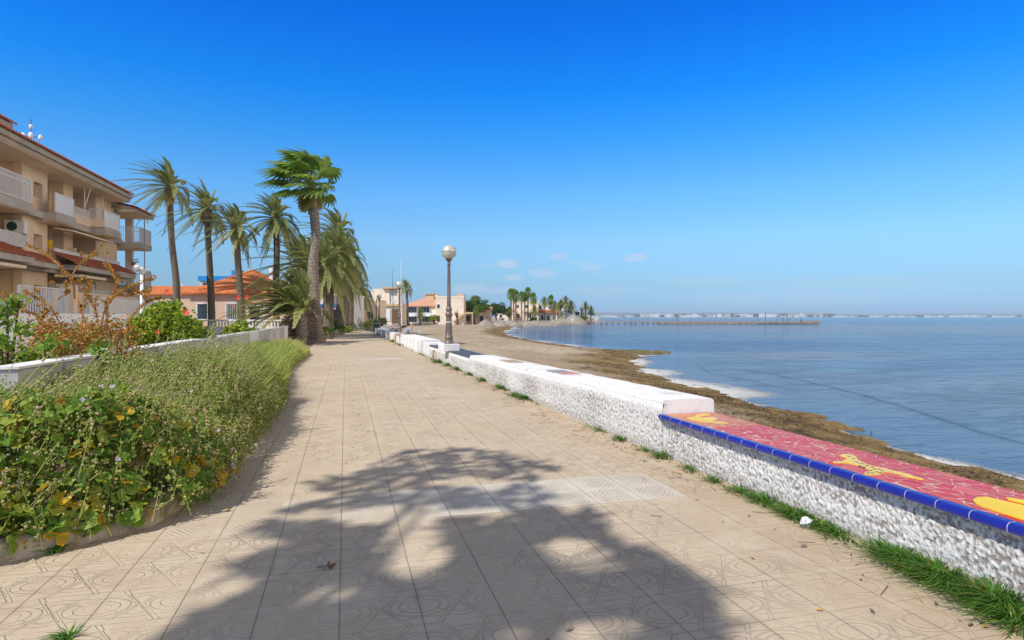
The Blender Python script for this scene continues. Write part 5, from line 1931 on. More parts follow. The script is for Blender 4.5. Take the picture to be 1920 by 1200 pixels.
# green leafy plants at the left frame edge
for k, (px, D, h, lab) in enumerate(((12, 7.2, 1.75, 'tall pale leafed mallow stem at the left end of the garden wall'), (45, 7.0, 1.35, 'castor bean plant with broad star leaves behind the garden wall'), (215, 8.0, 1.15, 'low leafy plant under the rusty shrub behind the wall'))):
    p = at(px, D)
    r = random.Random(50 + k)
    cl = [((r.uniform(-.22, .22), r.uniform(-.2, .2), h * (.45 + .5 * i / 9)), (.15, .15, .13)) for i in range(10)]
    bush('leafy_plant', lab, 'plant', p, cl, 420, .085, 'L_mallow', 60 + k, (.3, .95), 6, shell=.2)
# pines and far garden shrubs
def tree(name, label, loc, th, R, H, mat, n, size, seed, sq=.62, clumps=26, group=None):
    r = random.Random(seed)
    t = thing(name, label, 'tree', loc, 0, group)
    mb = MB()
    mb.tube([(0, 0, -.8), (.12, 0, th * .5), (-.05, .1, th)], [.28, .22, .17], 8)
    cl = []
    for i in range(clumps):
        a, q = r.uniform(0, 6.28), math.sqrt(r.random())
        z = th + (H - th) * (.15 + .75 * r.random() * (1 - .45 * q))
        k = r.uniform(.24, .4) * R
        cl.append(((R * .82 * q * math.cos(a), R * .82 * q * math.sin(a), z), (k, k, k * sq)))
        if i % 3 == 0: mb.tube([(0, 0, th * .85), Vector(cl[-1][0]) * .5 + Vector((0, 0, th * .5)), cl[-1][0]], [.14, .09, .04], 5)
    mb.build('trunk', M['wood'], t, True)
    lf = MB()
    leafcloud(lf, cl, n, size, r, (.1, .95), .55)
    lf.build('crown', M[mat], t)
    return t


tree('pine_tree', 'bright green umbrella pine with a broad lumpy crown beyond the beach', at(891, 160, None, -.2), 2.8, 3.9, 7.6, 'L_pine', 5600, .34, 5)
tree('rounded_tree', 'darker dense rounded tree right of the umbrella pine', at(930, 172, None, -.2), 2.0, 3.5, 5.9, 'L_dark', 5200, .34, 6, .75)
tree('small_tree', 'round bright green shrub tree right of the villa palm', at(814, 146, None, -.2), .5, 1.35, 2.6, 'L_hib', 900, .26, 7)
tree('small_tree', 'dark green garden tree between the cream house and the villa', at(752, 160, None, -.2), 2.5, 1.8, 5.2, 'L_dark', 900, .3, 8)
tree('small_tree', 'low garden bush on the point below the last palms', at(1094, 214, None, -.2), .3, 2.2, 2.2, 'L_pine', 900, .34, 9)
tree('small_tree', 'bare greyish garden tree against the pale cream block', at(857, 143, None, -.2), 1.6, .9, 3.4, 'L_dry', 260, .14, 10)
tree('small_tree', 'green shrub by the low white wall under the far palms', at(1000, 188, None, -.2), .3, 1.5, 2.1, 'L_dark', 600, .3, 13)
tree('small_tree', 'clipped bush behind the green bin beside the cream house', at(716, 92, None, 0), .2, .9, 1.7, 'L_dark', 500, .2, 14)
for k, (px, D, R, H, lab) in enumerate(((606, 37.5, .55, 1.1, 'leafy undergrowth clump at the foot of the thick fan palm'), (626, 46, .75, 1.3, 'dark undergrowth between the first trunks of the palm row'), (655, 60, 1.1, 1.2, 'undergrowth at the foot of the upswept palm'),
                                        (668, 70, 1.5, 1.7, 'broad bright shrub below the squat palm'), (688, 74, 1.2, 1.2, 'pale green shrub beside the peach planter'), (700, 80, .9, 1.6, 'shrub by the end of the promenade left of the bin'), (636, 52, .8, .7, 'low plants between the grey trunk and the paving'), (646, 58, .9, .6, 'spreading ground plants beyond the grey trunk'))):
    r_ = random.Random(90 + k)
    cl = clumpset(r_, 9, R, H, .2, (.35, .5))
    bush('undergrowth', lab, 'shrub', at(px, D), cl, 650, .13, 'L_dark' if k in (1, 2, 5) else 'L_mallow', 100 + k, (.2, .95), 5)
p = at(690, 78)
b = MB((p.x, p.y, 0)); b.box(p.x - .9, p.x + 1.3, p.y - .4, p.y + .5, 0, .75); b.box(p.x - .95, p.x + 1.35, p.y - .45, p.y + .55, .75, .83)
tag(b.build('planter_wall', M['peach']), 'peach planter wall at the far left end of the promenade', 'planter')
p = at(658, 66)
tag(MB((p.x, p.y, 0)).ball((p.x, p.y, .22), .42, 10, 6, sc=(1, .8, .7), jit=.3).build('white_stone', M['whitewash'], smooth=True), 'pale boulder among the plants beside the far paving', 'stone')

# ------------------------------------------------------------------ weeds of the planting bed
def bed_h(x, y):
    """height of the thicket over the bed"""
    e = lx(max(4.0, min(27, y))) + (.20 if 5 < y < 12 else .08)
    q = (e - x)                       # distance in from the kerb
    side = min(1, max(0, q / .55)) ** .6
    front = min(1, max(0, (y - 4.12 - .35 * max(0, -1.9 - x)) / .7)) ** .6
    if y < 12: h = .80 + .10 * math.sin(y * 1.7) - .12 * max(0, -2.3 - x) * 1.2
    else: h = .80 - .02 * (y - 12)
    return h * side * front * (1 + .30 * noise.noise(Vector((x * 1.5, y * 1.3, 2))))


def rosette(mb, p, nrm, s, r, tint, mi, lobes=5):
    """lobed mallow leaf: a cupped, five-lobed fan"""
    u = nrm.cross(rdir(r))
    if u.length < .05: return
    u.normalize()
    v = nrm.cross(u)
    n = lobes * 2
    vs = [p]
    for k in range(n + 1):
        a = (k / n - .5) * math.radians(310)
        rr = s * (1.0 if k % 2 else .86) * r.uniform(.9, 1.08)
        vs.append(p + (u * math.cos(a) + v * math.sin(a)) * rr + nrm * s * (.28 if k % 2 == 0 else .12))
    mb.add(vs, [(0, k, k + 1) for k in range(1, n + 1)], mi, tint)


def weeds():
    r = random.Random(77)
    mb = MB()
    mats = [M['L_mallow'], M['L_yellow'], M['L_seed'], M['L_flower'], M['L_grass'], M['L_dry']]
    # leaves
    for i in range(24000):
        y = 4.0 + 7.6 * r.random() ** 1.25
        x = r.uniform(-3.0, -.85)
        h = bed_h(x, y)
        if h < .06: continue
        top = r.random() < .62
        z = .06 + h * ((1 - .25 * r.random() ** 1.5) if top else r.random())
        n = (Vector((r.gauss(.25, .5), r.gauss(-.35, .5), r.gauss(.75, .35)))).normalized()
        near = max(.55, 1.0 - (y - 4) / 14)
        big = (y < 6.2 and r.random() < .34 * (1.2 - .35 * (y - 4)))
        s = (r.uniform(.040, .078) if big else r.uniform(.010, .027)) * near
        q = r.random()
        mi, tt = 0, min(1, max(0, r.gauss(.60, .25)))
        if q < (.10 if big else .02): mi, tt = 1, r.random()
        rosette(mb, Vector((x, y, z)), n, s, r, tt, mi, 5 if big else 3)
    # stalks with clustered seed heads on top
    for i in range(7600):
        y = 4.2 + 7.4 * r.random() ** 1.1
        x = r.uniform(-2.95, -.72)
        h = bed_h(x, y)
        if h < .12: continue
        tall = r.random() < .06
        z1 = .06 + h * r.uniform(.75, 1.16) * (1.28 if tall else 1)
        b0 = Vector((x + r.uniform(-.15, .1), y + r.uniform(-.1, .1), max(.05, z1 - r.uniform(.15, .4))))
        e = Vector((x + r.uniform(-.02, .12), y + r.uniform(-.05, .05), z1))
        mb.tube([b0, e], [.0035, .002], 3, 2, r.uniform(0, .5), cap=False)
        for k in range(r.randint(4, 9)):
            q = e.lerp(b0, r.uniform(0, .6)) + rdir(r) * .022
            s = r.uniform(.006, .0145)
            tt = min(1, max(0, r.gauss(.5, .28)))
            d = rdir(r); u = d.cross(rdir(r))
            if u.length < .1: continue
            u.normalize(); v = d.cross(u)
            mb.add([q + d * s, q + u * s, q + v * s, q - u * s, q - v * s, q - d * s], [(0, 1, 2), (0, 2, 3), (0, 3, 4), (0, 4, 1), (5, 2, 1), (5, 3, 2), (5, 4, 3), (5, 1, 4)], 2, tt)
        if r.random() < .022:
            q = e + Vector((0, 0, .01))
            rosette(mb, q, Vector((r.uniform(-.2, .6), r.uniform(-.9, -.1), .6)).normalized(), .02, r, r.random(), 3, 4)
    o = mb.build('mallow_weeds', mats)
    kind(o, 'stuff')
    tag(o, 'sprawling thicket of mallow weeds with yellowing leaves and dry seed heads', 'weeds')
    # wispy grass further along the bed
    mb = MB()
    for i in range(22000):
        y = 7.6 + 22 * r.random() ** 1.0
        x = r.uniform(-3.0, -1.0)
        h = bed_h(x, min(26.9, y)) * (1 if y < 26 else max(0, 1 - (y - 26) / 5))
        if y < 10 and r.random() > (y - 7.4) / 2.6: continue
        if h < .1: continue
        ln = h * r.uniform(.55, 1.25)
        lean = WIND * -r.uniform(-.1, .55) + rdir(r) * .35
        lean.z = 0
        b0 = Vector((x, y, .05))
        m = b0 + Vector((0, 0, ln * .6)) + lean * ln * .25
        e = b0 + Vector((0, 0, ln * .92)) + lean * ln * .8
        w = Vector((CT, -ST, 0)) * r.uniform(.004, .009) * (1 + y / 22)
        patch = .5 + .5 * noise.noise(Vector((x * .7, y * .35, 9)))
        tt = min(1, max(0, r.gauss(.30 + .45 * patch + (.25 if y > 23 else 0), .17)))
        mb.add([b0 - w, b0 + w, m + w * .8, m - w * .8, e], [(0, 1, 2, 3), (3, 2, 4)], 0, tt)
    for i in range(2600):
        y = 9 + 18 * r.random()
        x = r.uniform(-2.95, -1.15)
        h = bed_h(x, y)
        if h < .2: continue
        rosette(mb, Vector((x, y, .05 + h * r.uniform(.3, .95))), Vector((r.gauss(.2, .5), r.gauss(-.3, .5), .8)).normalized(), r.uniform(.02, .045), r, r.random() * .8, 1, 3)
    o = mb.build('bed_grass', [M['L_grass'], M['L_mallow']])
    kind(o, 'stuff')
    tag(o, 'wispy yellow green grass growing along the garden wall', 'grass')


weeds()
# sword-leaved plants sticking out of the weeds
def sword(label, px, D, n, L, seed):
    r = random.Random(seed)
    p = at(px, D)
    mb = MB((p.x, p.y, 0))
    for k in range(n):
        a = r.uniform(0, 6.28)
        d = Vector((math.cos(a) * .25, math.sin(a) * .25, 1)).normalized()
        w = d.cross(Vector((ST, CT, 0))).normalized() * .022
        b0 = Vector((p.x + r.uniform(-.06, .06), p.y + r.uniform(-.06, .06), .3))
        l = L * r.uniform(.7, 1.1)
        mb.add([b0 - w * .6, b0 + w * .6, b0 + d * l * .5 + w, b0 + d * l * .5 - w, b0 + d * l + Vector((d.x, d.y, 0)) * .12], [(0, 1, 2, 3), (3, 2, 4)], 0, r.uniform(.4, .8))
    o = mb.build('sword_plant', M['L_mallow'])
    tag(o, label, 'plant')


sword('narrow sword leaved plant standing out of the weeds by the white coping', 258, 9.0, 9, .75, 2)
sword('second sword leaved clump just right along the garden wall', 285, 9.6, 7, .7, 3)


# grass and litter along the foot of the sea wall and kerb
def wall_grass():
    r = random.Random(15)
    mb = MB()

    def tuft(x, y, n, h, sp, dry=.0, wide=1.0):
        for k in range(n):
            a = r.uniform(0, 6.28)
            q = abs(r.gauss(0, .5))
            b0 = Vector((x + sp * q * math.cos(a) * .8, y + sp * q * math.sin(a) * wide, 0))
            if b0.x > wx(b0.y) + .02: b0.x = wx(b0.y) + .02 - r.random() * .08
            ln = h * r.uniform(.5, 1.2)
            d = Vector((math.cos(a) * r.uniform(.2, .9) - .25, math.sin(a) * r.uniform(.2, .9), r.uniform(.5, 1))).normalized()
            w = Vector((-d.y, d.x, 0)).normalized() * .0032 * (1 + y * .12)
            m = b0 + d * ln * .6
            e = b0 + d * ln + Vector((d.x * .1, d.y * .1, -.22 * ln))
            mb.add([b0 - w, b0 + w, m + w * .8, m - w * .8, e], [(0, 1, 2, 3), (3, 2, 4)], 0, min(1, max(0, r.gauss(.95 if r.random() < dry else .38, .2))))
    for (px, py, n, h, sp) in ((1880, 1135, 420, .15, .22), (1800, 1085, 420, .14, .20), (1730, 1050, 320, .13, .16), (1900, 1170, 200, .12, .2), (1600, 1000, 90, .07, .14), (1560, 990, 120, .08, .12), (1530, 968, 140, .10, .12), (1490, 962, 130, .09, .12), (1450, 940, 130, .10, .11),
                               (1400, 922, 80, .07, .10), (1345, 902, 60, .06, .10), (1300, 882, 40, .06, .1), (1240, 858, 80, .09, .10), (1215, 845, 30, .06, .1), (1165, 826, 60, .09, .1), (1135, 808, 30, .06, .1), (985, 747, 200, .10, .26), (965, 742, 80, .09, .2), (945, 729, 110, .13, .3), (915, 714, 90, .11, .3), (885, 703, 70, .10, .3),
                               (860, 693, 80, .13, .35), (840, 686, 80, .14, .35), (822, 680, 100, .17, .4), (770, 648, 70, .18, .5), (757, 641, 70, .2, .6), (720, 628, 60, .2, .6)):
        p = gp(px, py)
        tuft(min(p.x, wx(p.y) - .03), p.y, int(n * 1.3), h, sp, .12, 1.6)
    for k in range(60):
        y = r.uniform(3, 40)
        tuft(wx(y) - .02, y, 14, .05, .10, .35, 2.5)
    for (px, py, n, h, sp) in ((104, 1036, 60, .07, .06), (125, 1198, 50, .05, .05)):
        p = gp(px, py)
        tuft(p.x, p.y, n, h, sp)
    o = mb.build('verge_grass', M['L_lawn'])
    kind(o, 'stuff')
    tag(o, 'green grass tufts growing along the foot of the white sea wall', 'grass')
    # dry leaves, twigs and grit
    mb = MB()
    for k in range(520):
        y = 2.3 + 32 * r.random() ** 1.5
        x = wx(y) - .03 - abs(r.gauss(0, .22)) if r.random() < .72 else r.uniform(-1.1, 3)
        s = r.uniform(.008, .028)
        p = Vector((x, y, .004 + s * .2))
        n = (Vector((0, 0, 1)) + rdir(r) * .5).normalized()
        u = n.cross(rdir(r)).normalized()
        v = n.cross(u)
        mb.add([p - u * s, p + v * s * .5 + n * s * .2, p + u * s, p - v * s * .5 + n * s * .15], [(0, 1, 2, 3)], 0 if r.random() < .6 else 1, r.random())
    for k in range(90):
        y = 2.3 + 12 * r.random()
        x = wx(y) - .06 - abs(r.gauss(0, .25))
        a = r.uniform(0, 6.28)
        l = r.uniform(.04, .16)
        mb.tube([(x, y, .006), (x + l * math.cos(a), y + l * math.sin(a), .008)], .0022, 3, 0, r.random() * .6)
    o = mb.build('leaf_litter', [M['L_dry'], M['L_rust']])
    kind(o, 'stuff')
    tag(o, 'dry leaves and twigs scattered along the foot of the wall', 'leaf litter')


def wrack():
    r = random.Random(33)
    P, nP = [], 15000
    for k in range(nP):
        i = r.randint(2, 21)
        a, c = SH[i], SH[i + 1]
        q = a + (c - a) * r.random()
        D = math.hypot(*q)
        if r.random() > min(1, 16 / D) * (.4 + 1.2 * noise.noise(Vector((q[0] * .5, q[1] * .5, 1)))): continue
        n = np.array([-(c - a)[1], (c - a)[0]]); n /= np.linalg.norm(n)
        P.append(q + n * r.gauss(1.1, .75))
    P = np.array(P)
    d = np.abs(shore_dist(P)); d = np.where(on_land(P), d, -d)
    z = np.maximum(sand_z(P, d), SEA)
    mb = MB()
    sel = [i for i in range(len(P)) if d[i] > -.35 or r.random() < .12]
    P, z = P[sel], z[sel]
    for (x, y), zz in zip(P, z):
        for j in range(3):
            s_ = r.uniform(.008, .034) * (1 + y * .02)
            c = Vector((x + r.gauss(0, .08), y + r.gauss(0, .14), zz + .006))
            u = rdir(r); u.z *= .3; u.normalize()
            n = (Vector((0, 0, 1)) + rdir(r) * .35).normalized()
            v = n.cross(u).normalized()
            mb.add([c - u * s_ * 1.5, c + v * s_ * .3 + n * s_ * .1, c + u * s_ * 1.5, c - v * s_ * .3 + n * s_ * .12], [(0, 3, 2, 1)], 0, r.random())
    o = mb.build('seaweed', M['L_wrack'])
    kind(o, 'stuff')
    tag(o, 'dark and ochre seaweed washed up along the water edge', 'seaweed')


G['wrack'] = [(0, (.03, .022, .012)), (.4, (.085, .06, .028)), (.7, (.20, .13, .05)), (.9, (.32, .22, .10)), (1, (.10, .12, .03))]
M['L_wrack'] = leafmat('wrack_leaf', G['wrack'], .05)
wrack()
def weed_line():
    r = random.Random(5)
    for pts, w0, lab in (([(1375, 690), (1440, 700), (1500, 712), (1570, 728), (1640, 746), (1700, 764), (1760, 783), (1850, 812), (1960, 842)], .11, 'long thin dark line of weed drifting on the water out from the bench'),
                         ([(1310, 684), (1330, 697), (1370, 706), (1420, 716), (1500, 735)], .05, 'fainter short line of drifting weed nearer the foam')):
        q = [gp(a, c, SEA) for a, c in pts]
        mb = MB()
        vs, fs = [], []
        n = 90
        for i in range(n + 1):
            t = i / n * (len(q) - 1)
            k = min(len(q) - 2, int(t)); f = t - k
            p0, p3 = q[max(0, k - 1)], q[min(len(q) - 1, k + 2)]
            c = .5 * ((2 * q[k]) + (q[k + 1] - p0) * f + (2 * p0 - 5 * q[k] + 4 * q[k + 1] - p3) * f * f + (3 * q[k] - p0 - 3 * q[k + 1] + p3) * f ** 3)
            d = (q[k + 1] - q[k]).normalized()
            nn = Vector((-d.y, d.x, 0))
            w = w0 * (.35 + 1.1 * abs(noise.noise(Vector((i * .8, w0, 1))))) * min(1, i / 6 + .1, (n - i) / 6 + .1)
            c = c + nn * .07 * noise.noise(Vector((i * .2, 7, 0)))
            vs += [c + nn * w + Vector((0, 0, .005)), c - nn * w + Vector((0, 0, .005))]
        fs = [(2 * i, 2 * i + 1, 2 * i + 3, 2 * i + 2) for i in range(n)]
        mb.add(vs, fs)
        o = mb.build('floating_weed', M['weedline'])
        kind(o, 'stuff')
        tag(o, lab, 'seaweed')


k = N('weed_bank_mat', .9, .2)
k.col(k.ramp(k.noise(k.map(k.pos(), (1, .5, 1)), 1.6, 6, .75), [(.35, (.05, .045, .022)), (.5, (.17, .135, .05)), (.65, (.30, .23, .10))]))
k.bump(k.noise(k.pos(), 4, 5, .7), .8, .08)
M['wrackbank'] = k.mat
M['weedline'] = flat('wet_floating_weed', (.085, .10, .115), .3, .4, 0, .3)
weed_line()
mb = MB()
pts = [gp(a, c, SEA) for a, c in ((1060, 650.5), (1120, 654), (1160, 656), (1205, 656.5), (1240, 658), (1258, 660.5), (1252, 664), (1215, 666.5), (1180, 666), (1140, 662), (1090, 656))]
ring = []
for i, q in enumerate(pts):
    q2 = pts[(i + 1) % len(pts)]
    for f in (0, .25, .5, .75):
        c = q.lerp(q2, f)
        ring.append((c.x + .5 * noise.noise(Vector((i + f, 1, 0)) * 3), c.y + .9 * noise.noise(Vector((i + f, 5, 0)) * 3)))
area = sum(ring[i][0] * ring[(i + 1) % len(ring)][1] - ring[(i + 1) % len(ring)][0] * ring[i][1] for i in range(len(ring)))
if area < 0: ring = ring[::-1]
mb.prism(ring, SEA - .2, SEA + .03)
o = mb.build('weed_bank', M['wrackbank'])
kind(o, 'stuff')
tag(o, 'flat ochre bank of weed reaching into the water as a thin spit', 'seaweed')
wall_grass()
p = gp(1512, 986)
mb = MB((p.x, p.y, 0)); mb.ball((p.x, p.y, .03), .045, 8, 5, sc=(1.2, .9, .75), jit=.5)
tag(mb.build('crumpled_plastic', M['shutter']), 'crumpled scrap of white plastic in the grass by the mosaic bench', 'litter')
p = gp(612, 1065)
mb = MB((p.x, p.y, 0))
for k in range(6):
    a = k * 1.05
    mb.add([(p.x, p.y, .012), (p.x + .05 * math.cos(a), p.y + .05 * math.sin(a), .006), (p.x + .06 * math.cos(a + .35), p.y + .06 * math.sin(a + .35), .02)], [(0, 1, 2)], 0, .1)
tag(mb.build('dead_leaf', M['brown']), 'single dark dead leaf lying on the shaded paving', 'leaf')

# ------------------------------------------------------------------ the tree behind the viewer whose shadow falls on the paving
SUN_EL = math.radians(46)
SD = Vector((.839, .541, 0)).normalized()          # the way shadows point on the ground
OUT = [(300, 1195), (420, 1130), (500, 1098), (430, 1062), (540, 1015), (470, 990), (540, 950), (640, 930), (560, 905), (640, 893), (700, 870), (745, 848), (850, 835), (930, 840), (985, 862), (1062, 880), (1000, 892),
       (1025, 925), (1040, 958), (1110, 955), (1158, 1012), (1235, 1040), (1300, 1085), (1345, 1135), (1345, 1240), (1100, 1330), (600, 1330), (250, 1260)]
HOLES = [(775, 1035, 72, 58, 0), (740, 965, 120, 20, -.06), (1085, 1045, 78, 36, .25), (1120, 1195, 100, 45, 0), (585, 1130, 110, 20, -.38), (880, 905, 90, 9, 0), (600, 965, 90, 10, -.1), (905, 962, 60, 12, 0), (960, 1190, 45, 22, 0)]


def inpoly(x, y, P):
    c = False
    for i in range(len(P)):
        x1, y1 = P[i]; x2, y2 = P[i - 1]
        if (y1 > y) != (y2 > y) and x < (x2 - x1) * (y - y1) / (y2 - y1) + x1: c = not c
    return c


def shade_tree():
    r = random.Random(8)
    ga = gp(850, 1120)
    base = ga - SD * (9.4 / math.tan(SUN_EL))
    base = Vector((base.x, base.y, 0))
    t = thing('street_tree', 'leafy tree just outside the picture that throws its shadow on the near paving', 'tree', base)
    lf = MB(base)
    mb = MB(base)
    mb.tube([base + Vector((0, 0, -.1)), base + Vector((.1, 0, 3)), base + Vector((0, .1, 6)), base + Vector((0, 0, 8.6))], [.17, .13, .11, .06], 8)
    sunv = Vector((-SD.x * math.cos(SUN_EL), -SD.y * math.cos(SUN_EL), math.sin(SUN_EL)))
    cnt = 0
    for k in range(9000):
        if k % 3 == 0:
            px, py = r.uniform(240, 1360), r.uniform(1200, 1330)
        else:
            px, py = r.uniform(240, 1360), r.uniform(830, 1210)
        if not inpoly(px, py, OUT): continue
        bad = False
        for (cx, cy, a, b, ang) in HOLES:
            dx, dy = px - cx, py - cy
            u = dx * math.cos(ang) + dy * math.sin(ang)
            v = -dx * math.sin(ang) + dy * math.cos(ang)
            if (u / a) ** 2 + (v / b) ** 2 < 1: bad = True
        if bad: continue
        g_ = gp(px, py)
        # ground points are sampled evenly over the picture, so thin the near ones back to even on the ground
        z = 9.4 + 1.1 * noise.noise(Vector((g_.x * .9, g_.y * .9, 3))) + r.uniform(-.7, .7)
        p = g_ + sunv * (z / math.sin(SUN_EL))
        n = (sunv + rdir(r) * .55).normalized()
        u = n.cross(rdir(r)).normalized()
        v = n.cross(u)
        if k % 4 == 1:
            L2 = r.uniform(.14, .34)
            w2 = r.uniform(.012, .03)
            lf.add([p - u * L2 * .3 - v * w2, p - u * L2 * .3 + v * w2, p + u * L2 * .4 + v * w2, p + u * L2, p + u * L2 * .4 - v * w2], [(0, 4, 3, 2, 1)], 0, r.random())
            cnt += 1
            continue
        s = r.uniform(.045, .10)
        lf.add([p - u * s, p + v * s * .75, p + u * s, p - v * s * .75], [(0, 1, 2, 3)], 0, r.random())
        cnt += 1
        if cnt % 420 == 0:
            mb.tube([base + Vector((0, 0, 7.0 + r.random())), (base + Vector((0, 0, 8.0)) + p) / 2 + Vector((0, 0, .2)), p], [.06, .04, .015], 5)
    lf.build('crown', M['L_dark'], t)
    mb.build('trunk', M['wood'], t, True)


shade_tree()

# ------------------------------------------------------------------ the seated person
def person():
    hip = Vector((3.0, 34.0, .53))
    X = Vector
    J = {}
    verts, rad, edges = [], [], []

    def v(name, p, r):
        J[name] = len(verts)
        verts.append(X(p))
        rad.append(r)

    def e(a, b): edges.append((J[a], J[b]))
    v('pelvis', hip, .13)
    v('waist', hip + X((.13, .05, .10)), .12)
    v('chest', hip + X((.31, .12, .26)), .14)
    v('neck', hip + X((.44, .17, .385)), .055)
    v('head', hip + X((.475, .18, .47)), .085)
    v('crown', hip + X((.49, .185, .57)), .07)
    for a, b in (('pelvis', 'waist'), ('waist', 'chest'), ('chest', 'neck'), ('neck', 'head'), ('head', 'crown')): e(a, b)
    for s, n in ((-1, 'l'), (1, 'r')):
        v('hip' + n, hip + X((-.05, .10 * s, -.01)), .088)
        v('knee' + n, hip + X((-.40, .13 * s, .05)), .060)
        v('calf' + n, hip + X((-.43, .13 * s, -.16)), .056)
        v('ankle' + n, hip + X((-.41, .12 * s, -.44)), .036)
        v('toe' + n, hip + X((-.55, .14 * s, -.50)), .032)
        for a, b in (('pelvis', 'hip' + n), ('hip' + n, 'knee' + n), ('knee' + n, 'calf' + n), ('calf' + n, 'ankle' + n), ('ankle' + n, 'toe' + n)): e(a, b)
        v('sh' + n, hip + X((.36, .12 + .19 * s, .31)), .062)
        v('el' + n, hip + X((.44, .12 + .25 * s, .08)), .042)
        v('wr' + n, hip + X((.40, .12 + .25 * s, -.06)), .030)
        v('palm' + n, hip + X((.35, .12 + .25 * s, -.09)), .034)
        for a, b in (('chest', 'sh' + n), ('sh' + n, 'el' + n), ('el' + n, 'wr' + n), ('wr' + n, 'palm' + n)): e(a, b)
        for k in range(5):
            o = (k - 2) * .018
            v('f%d' % k + n, hip + X((.30 if k else .345, .12 + .25 * s + o * (1 if k else 2), -.098)), .009)
            v('g%d' % k + n, hip + X((.262 + .006 * abs(k - 2) if k else .32, .12 + .25 * s + o * (1.2 if k else 2.4), -.102)), .008)
            e('palm' + n, 'f%d' % k + n); e('f%d' % k + n, 'g%d' % k + n)

    def skin(name, names, parent, mat, grow, extra=None):
        idx = {J[q]: i for i, q in enumerate(names)}
        me = bpy.data.meshes.new(name)
        me.from_pydata([verts[J[q]] - hip for q in names], [(idx[a], idx[b]) for a, b in edges if a in idx and b in idx], [])
        me.materials.append(mat)
        o = bpy.data.objects.new(name, me)
        COL.objects.link(o)
        o.parent = parent
        if parent is None: o.location = hip
        sk = o.modifiers.new('skin', 'SKIN')
        for i, q in enumerate(names):
            r_ = rad[J[q]] + grow
            me.skin_vertices[0].data[i].radius = (r_, r_)
        me.skin_vertices[0].data[0].use_root = True
        ss = o.modifiers.new('smooth', 'SUBSURF')
        ss.levels = ss.render_levels = 1
        return o
    body = skin('person', list(J), None, M['skin'], 0)
    tag(body, 'person in a patterned blue grey top sitting on the white wall and leaning back', 'person')
    skin('top', ['chest', 'waist', 'pelvis', 'shl', 'shr', 'ell', 'elr'], body, M['cloth'], .022)
    skin('shorts', ['pelvis', 'hipl', 'hipr', 'kneel', 'kneer'], body, M['shorts'], .016)
    mb = MB()
    c = verts[J['crown']] - hip
    mb.ball((c.x + .02, c.y, c.z - .01), .10, 12, 8, sc=(1, .92, 1.0))
    mb.build('hair', M['hair'], body, True)


person()

# ------------------------------------------------------------------ sea air
b = MB(); b.box(-5200, 8600, -400, 9200, -6.5, 75)
hz = b.build('haze', None or M['white'])
k = N('sea_haze')
pv = k.n('ShaderNodeVolumePrincipled')
pv.inputs['Color'].default_value = (.72, .86, 1, 1)
pv.inputs['Density'].default_value = .00010
k.nt.links.remove(k.out.inputs['Surface'].links[0])
k.link(pv.outputs[0], k.out.inputs['Volume'])
hz.data.materials.clear()
hz.data.materials.append(k.mat)
kind(hz, 'stuff')

# ================================================================== SKY, SUN, CAMERA
SUN_AZ = math.atan2(-SD.x, -SD.y)
W = bpy.data.worlds.new('World')
SC.world = W
W.use_nodes = True
nt = W.node_tree
bg = nt.nodes['Background']
sky = nt.nodes.new('ShaderNodeTexSky')
sky.sky_type = 'NISHITA'
sky.sun_disc = False
sky.sun_elevation = SUN_EL
sky.sun_rotation = SUN_AZ
sky.altitude = 0
sky.air_density = 1.0
sky.dust_density = .3
sky.ozone_density = 1.2
# small fair-weather clouds low over the far shore
tc = nt.nodes.new('ShaderNodeTexCoord')


def wn(t, **k):
    d = nt.nodes.new(t)
    for a, v in k.items(): setattr(d, a, v)
    return d


def wm(op, a, b=None, clamp=False):
    d = wn('ShaderNodeMath', operation=op, use_clamp=clamp)
    for s, v in zip(d.inputs, (a, b)):
        if v is None: continue
        if hasattr(v, 'links'): nt.links.new(v, s)
        else: s.default_value = v
    return d.outputs[0]


sp = wn('ShaderNodeSeparateXYZ')
nt.links.new(tc.outputs['Generated'], sp.inputs[0])
az = wm('ARCTAN2', sp.outputs[0], sp.outputs[1])
el = wm('ARCSINE', sp.outputs[2])
# polarised deep-blue sky in front, thin veil added out of view overhead as fill light
rp = wn('ShaderNodeValToRGB')
nt.links.new(sp.outputs[2], rp.inputs[0])
STOPS = [(0, (.17, .34, .78)), (.05, (.25, .40, .62)), (.12, (.36, .57, .76)), (.19, (.28, .62, .92)), (.275, (.10, .58, 1.05)), (.335, (.02, .53, 1.18)), (.43, (.0, .42, 1.24)), (.462, (.0, .42, 1.2)), (.53, (.42, .42, .40))]
els = rp.color_ramp.elements
while len(els) < len(STOPS): els.new(.5)
for e_, (p_, c_) in zip(els, STOPS):
    e_.position = p_
    e_.color = (c_[0] / 1.5, c_[1] / 1.5, c_[2] / 1.5, 1)
tn = wn('ShaderNodeVectorMath', operation='MULTIPLY')
nt.links.new(sky.outputs[0], tn.inputs[0])
t2 = wn('ShaderNodeVectorMath', operation='SCALE')
nt.links.new(rp.outputs[0], t2.inputs[0])
t2.inputs['Scale'].default_value = 2.2
nt.links.new(t2.outputs[0], tn.inputs[1])
fill_veil = wn('ShaderNodeMapRange', interpolation_type='SMOOTHSTEP')
nt.links.new(sp.outputs[2], fill_veil.inputs[0])
fill_veil.inputs[1].default_value = .465
fill_veil.inputs[2].default_value = .62
fill_veil.inputs[4].default_value = .14
vm = wn('ShaderNodeMix', data_type='RGBA')
nt.links.new(fill_veil.outputs[0], vm.inputs[0])
nt.links.new(tn.outputs[0], vm.inputs[6])
vm.inputs[7].default_value = (8.6, 7.3, 5.7, 1)
nz = wn('ShaderNodeTexNoise')
mp = wn('ShaderNodeMapping')
mp.inputs['Scale'].default_value = (1, 1, 3.2)
nt.links.new(tc.outputs['Generated'], mp.inputs[0])
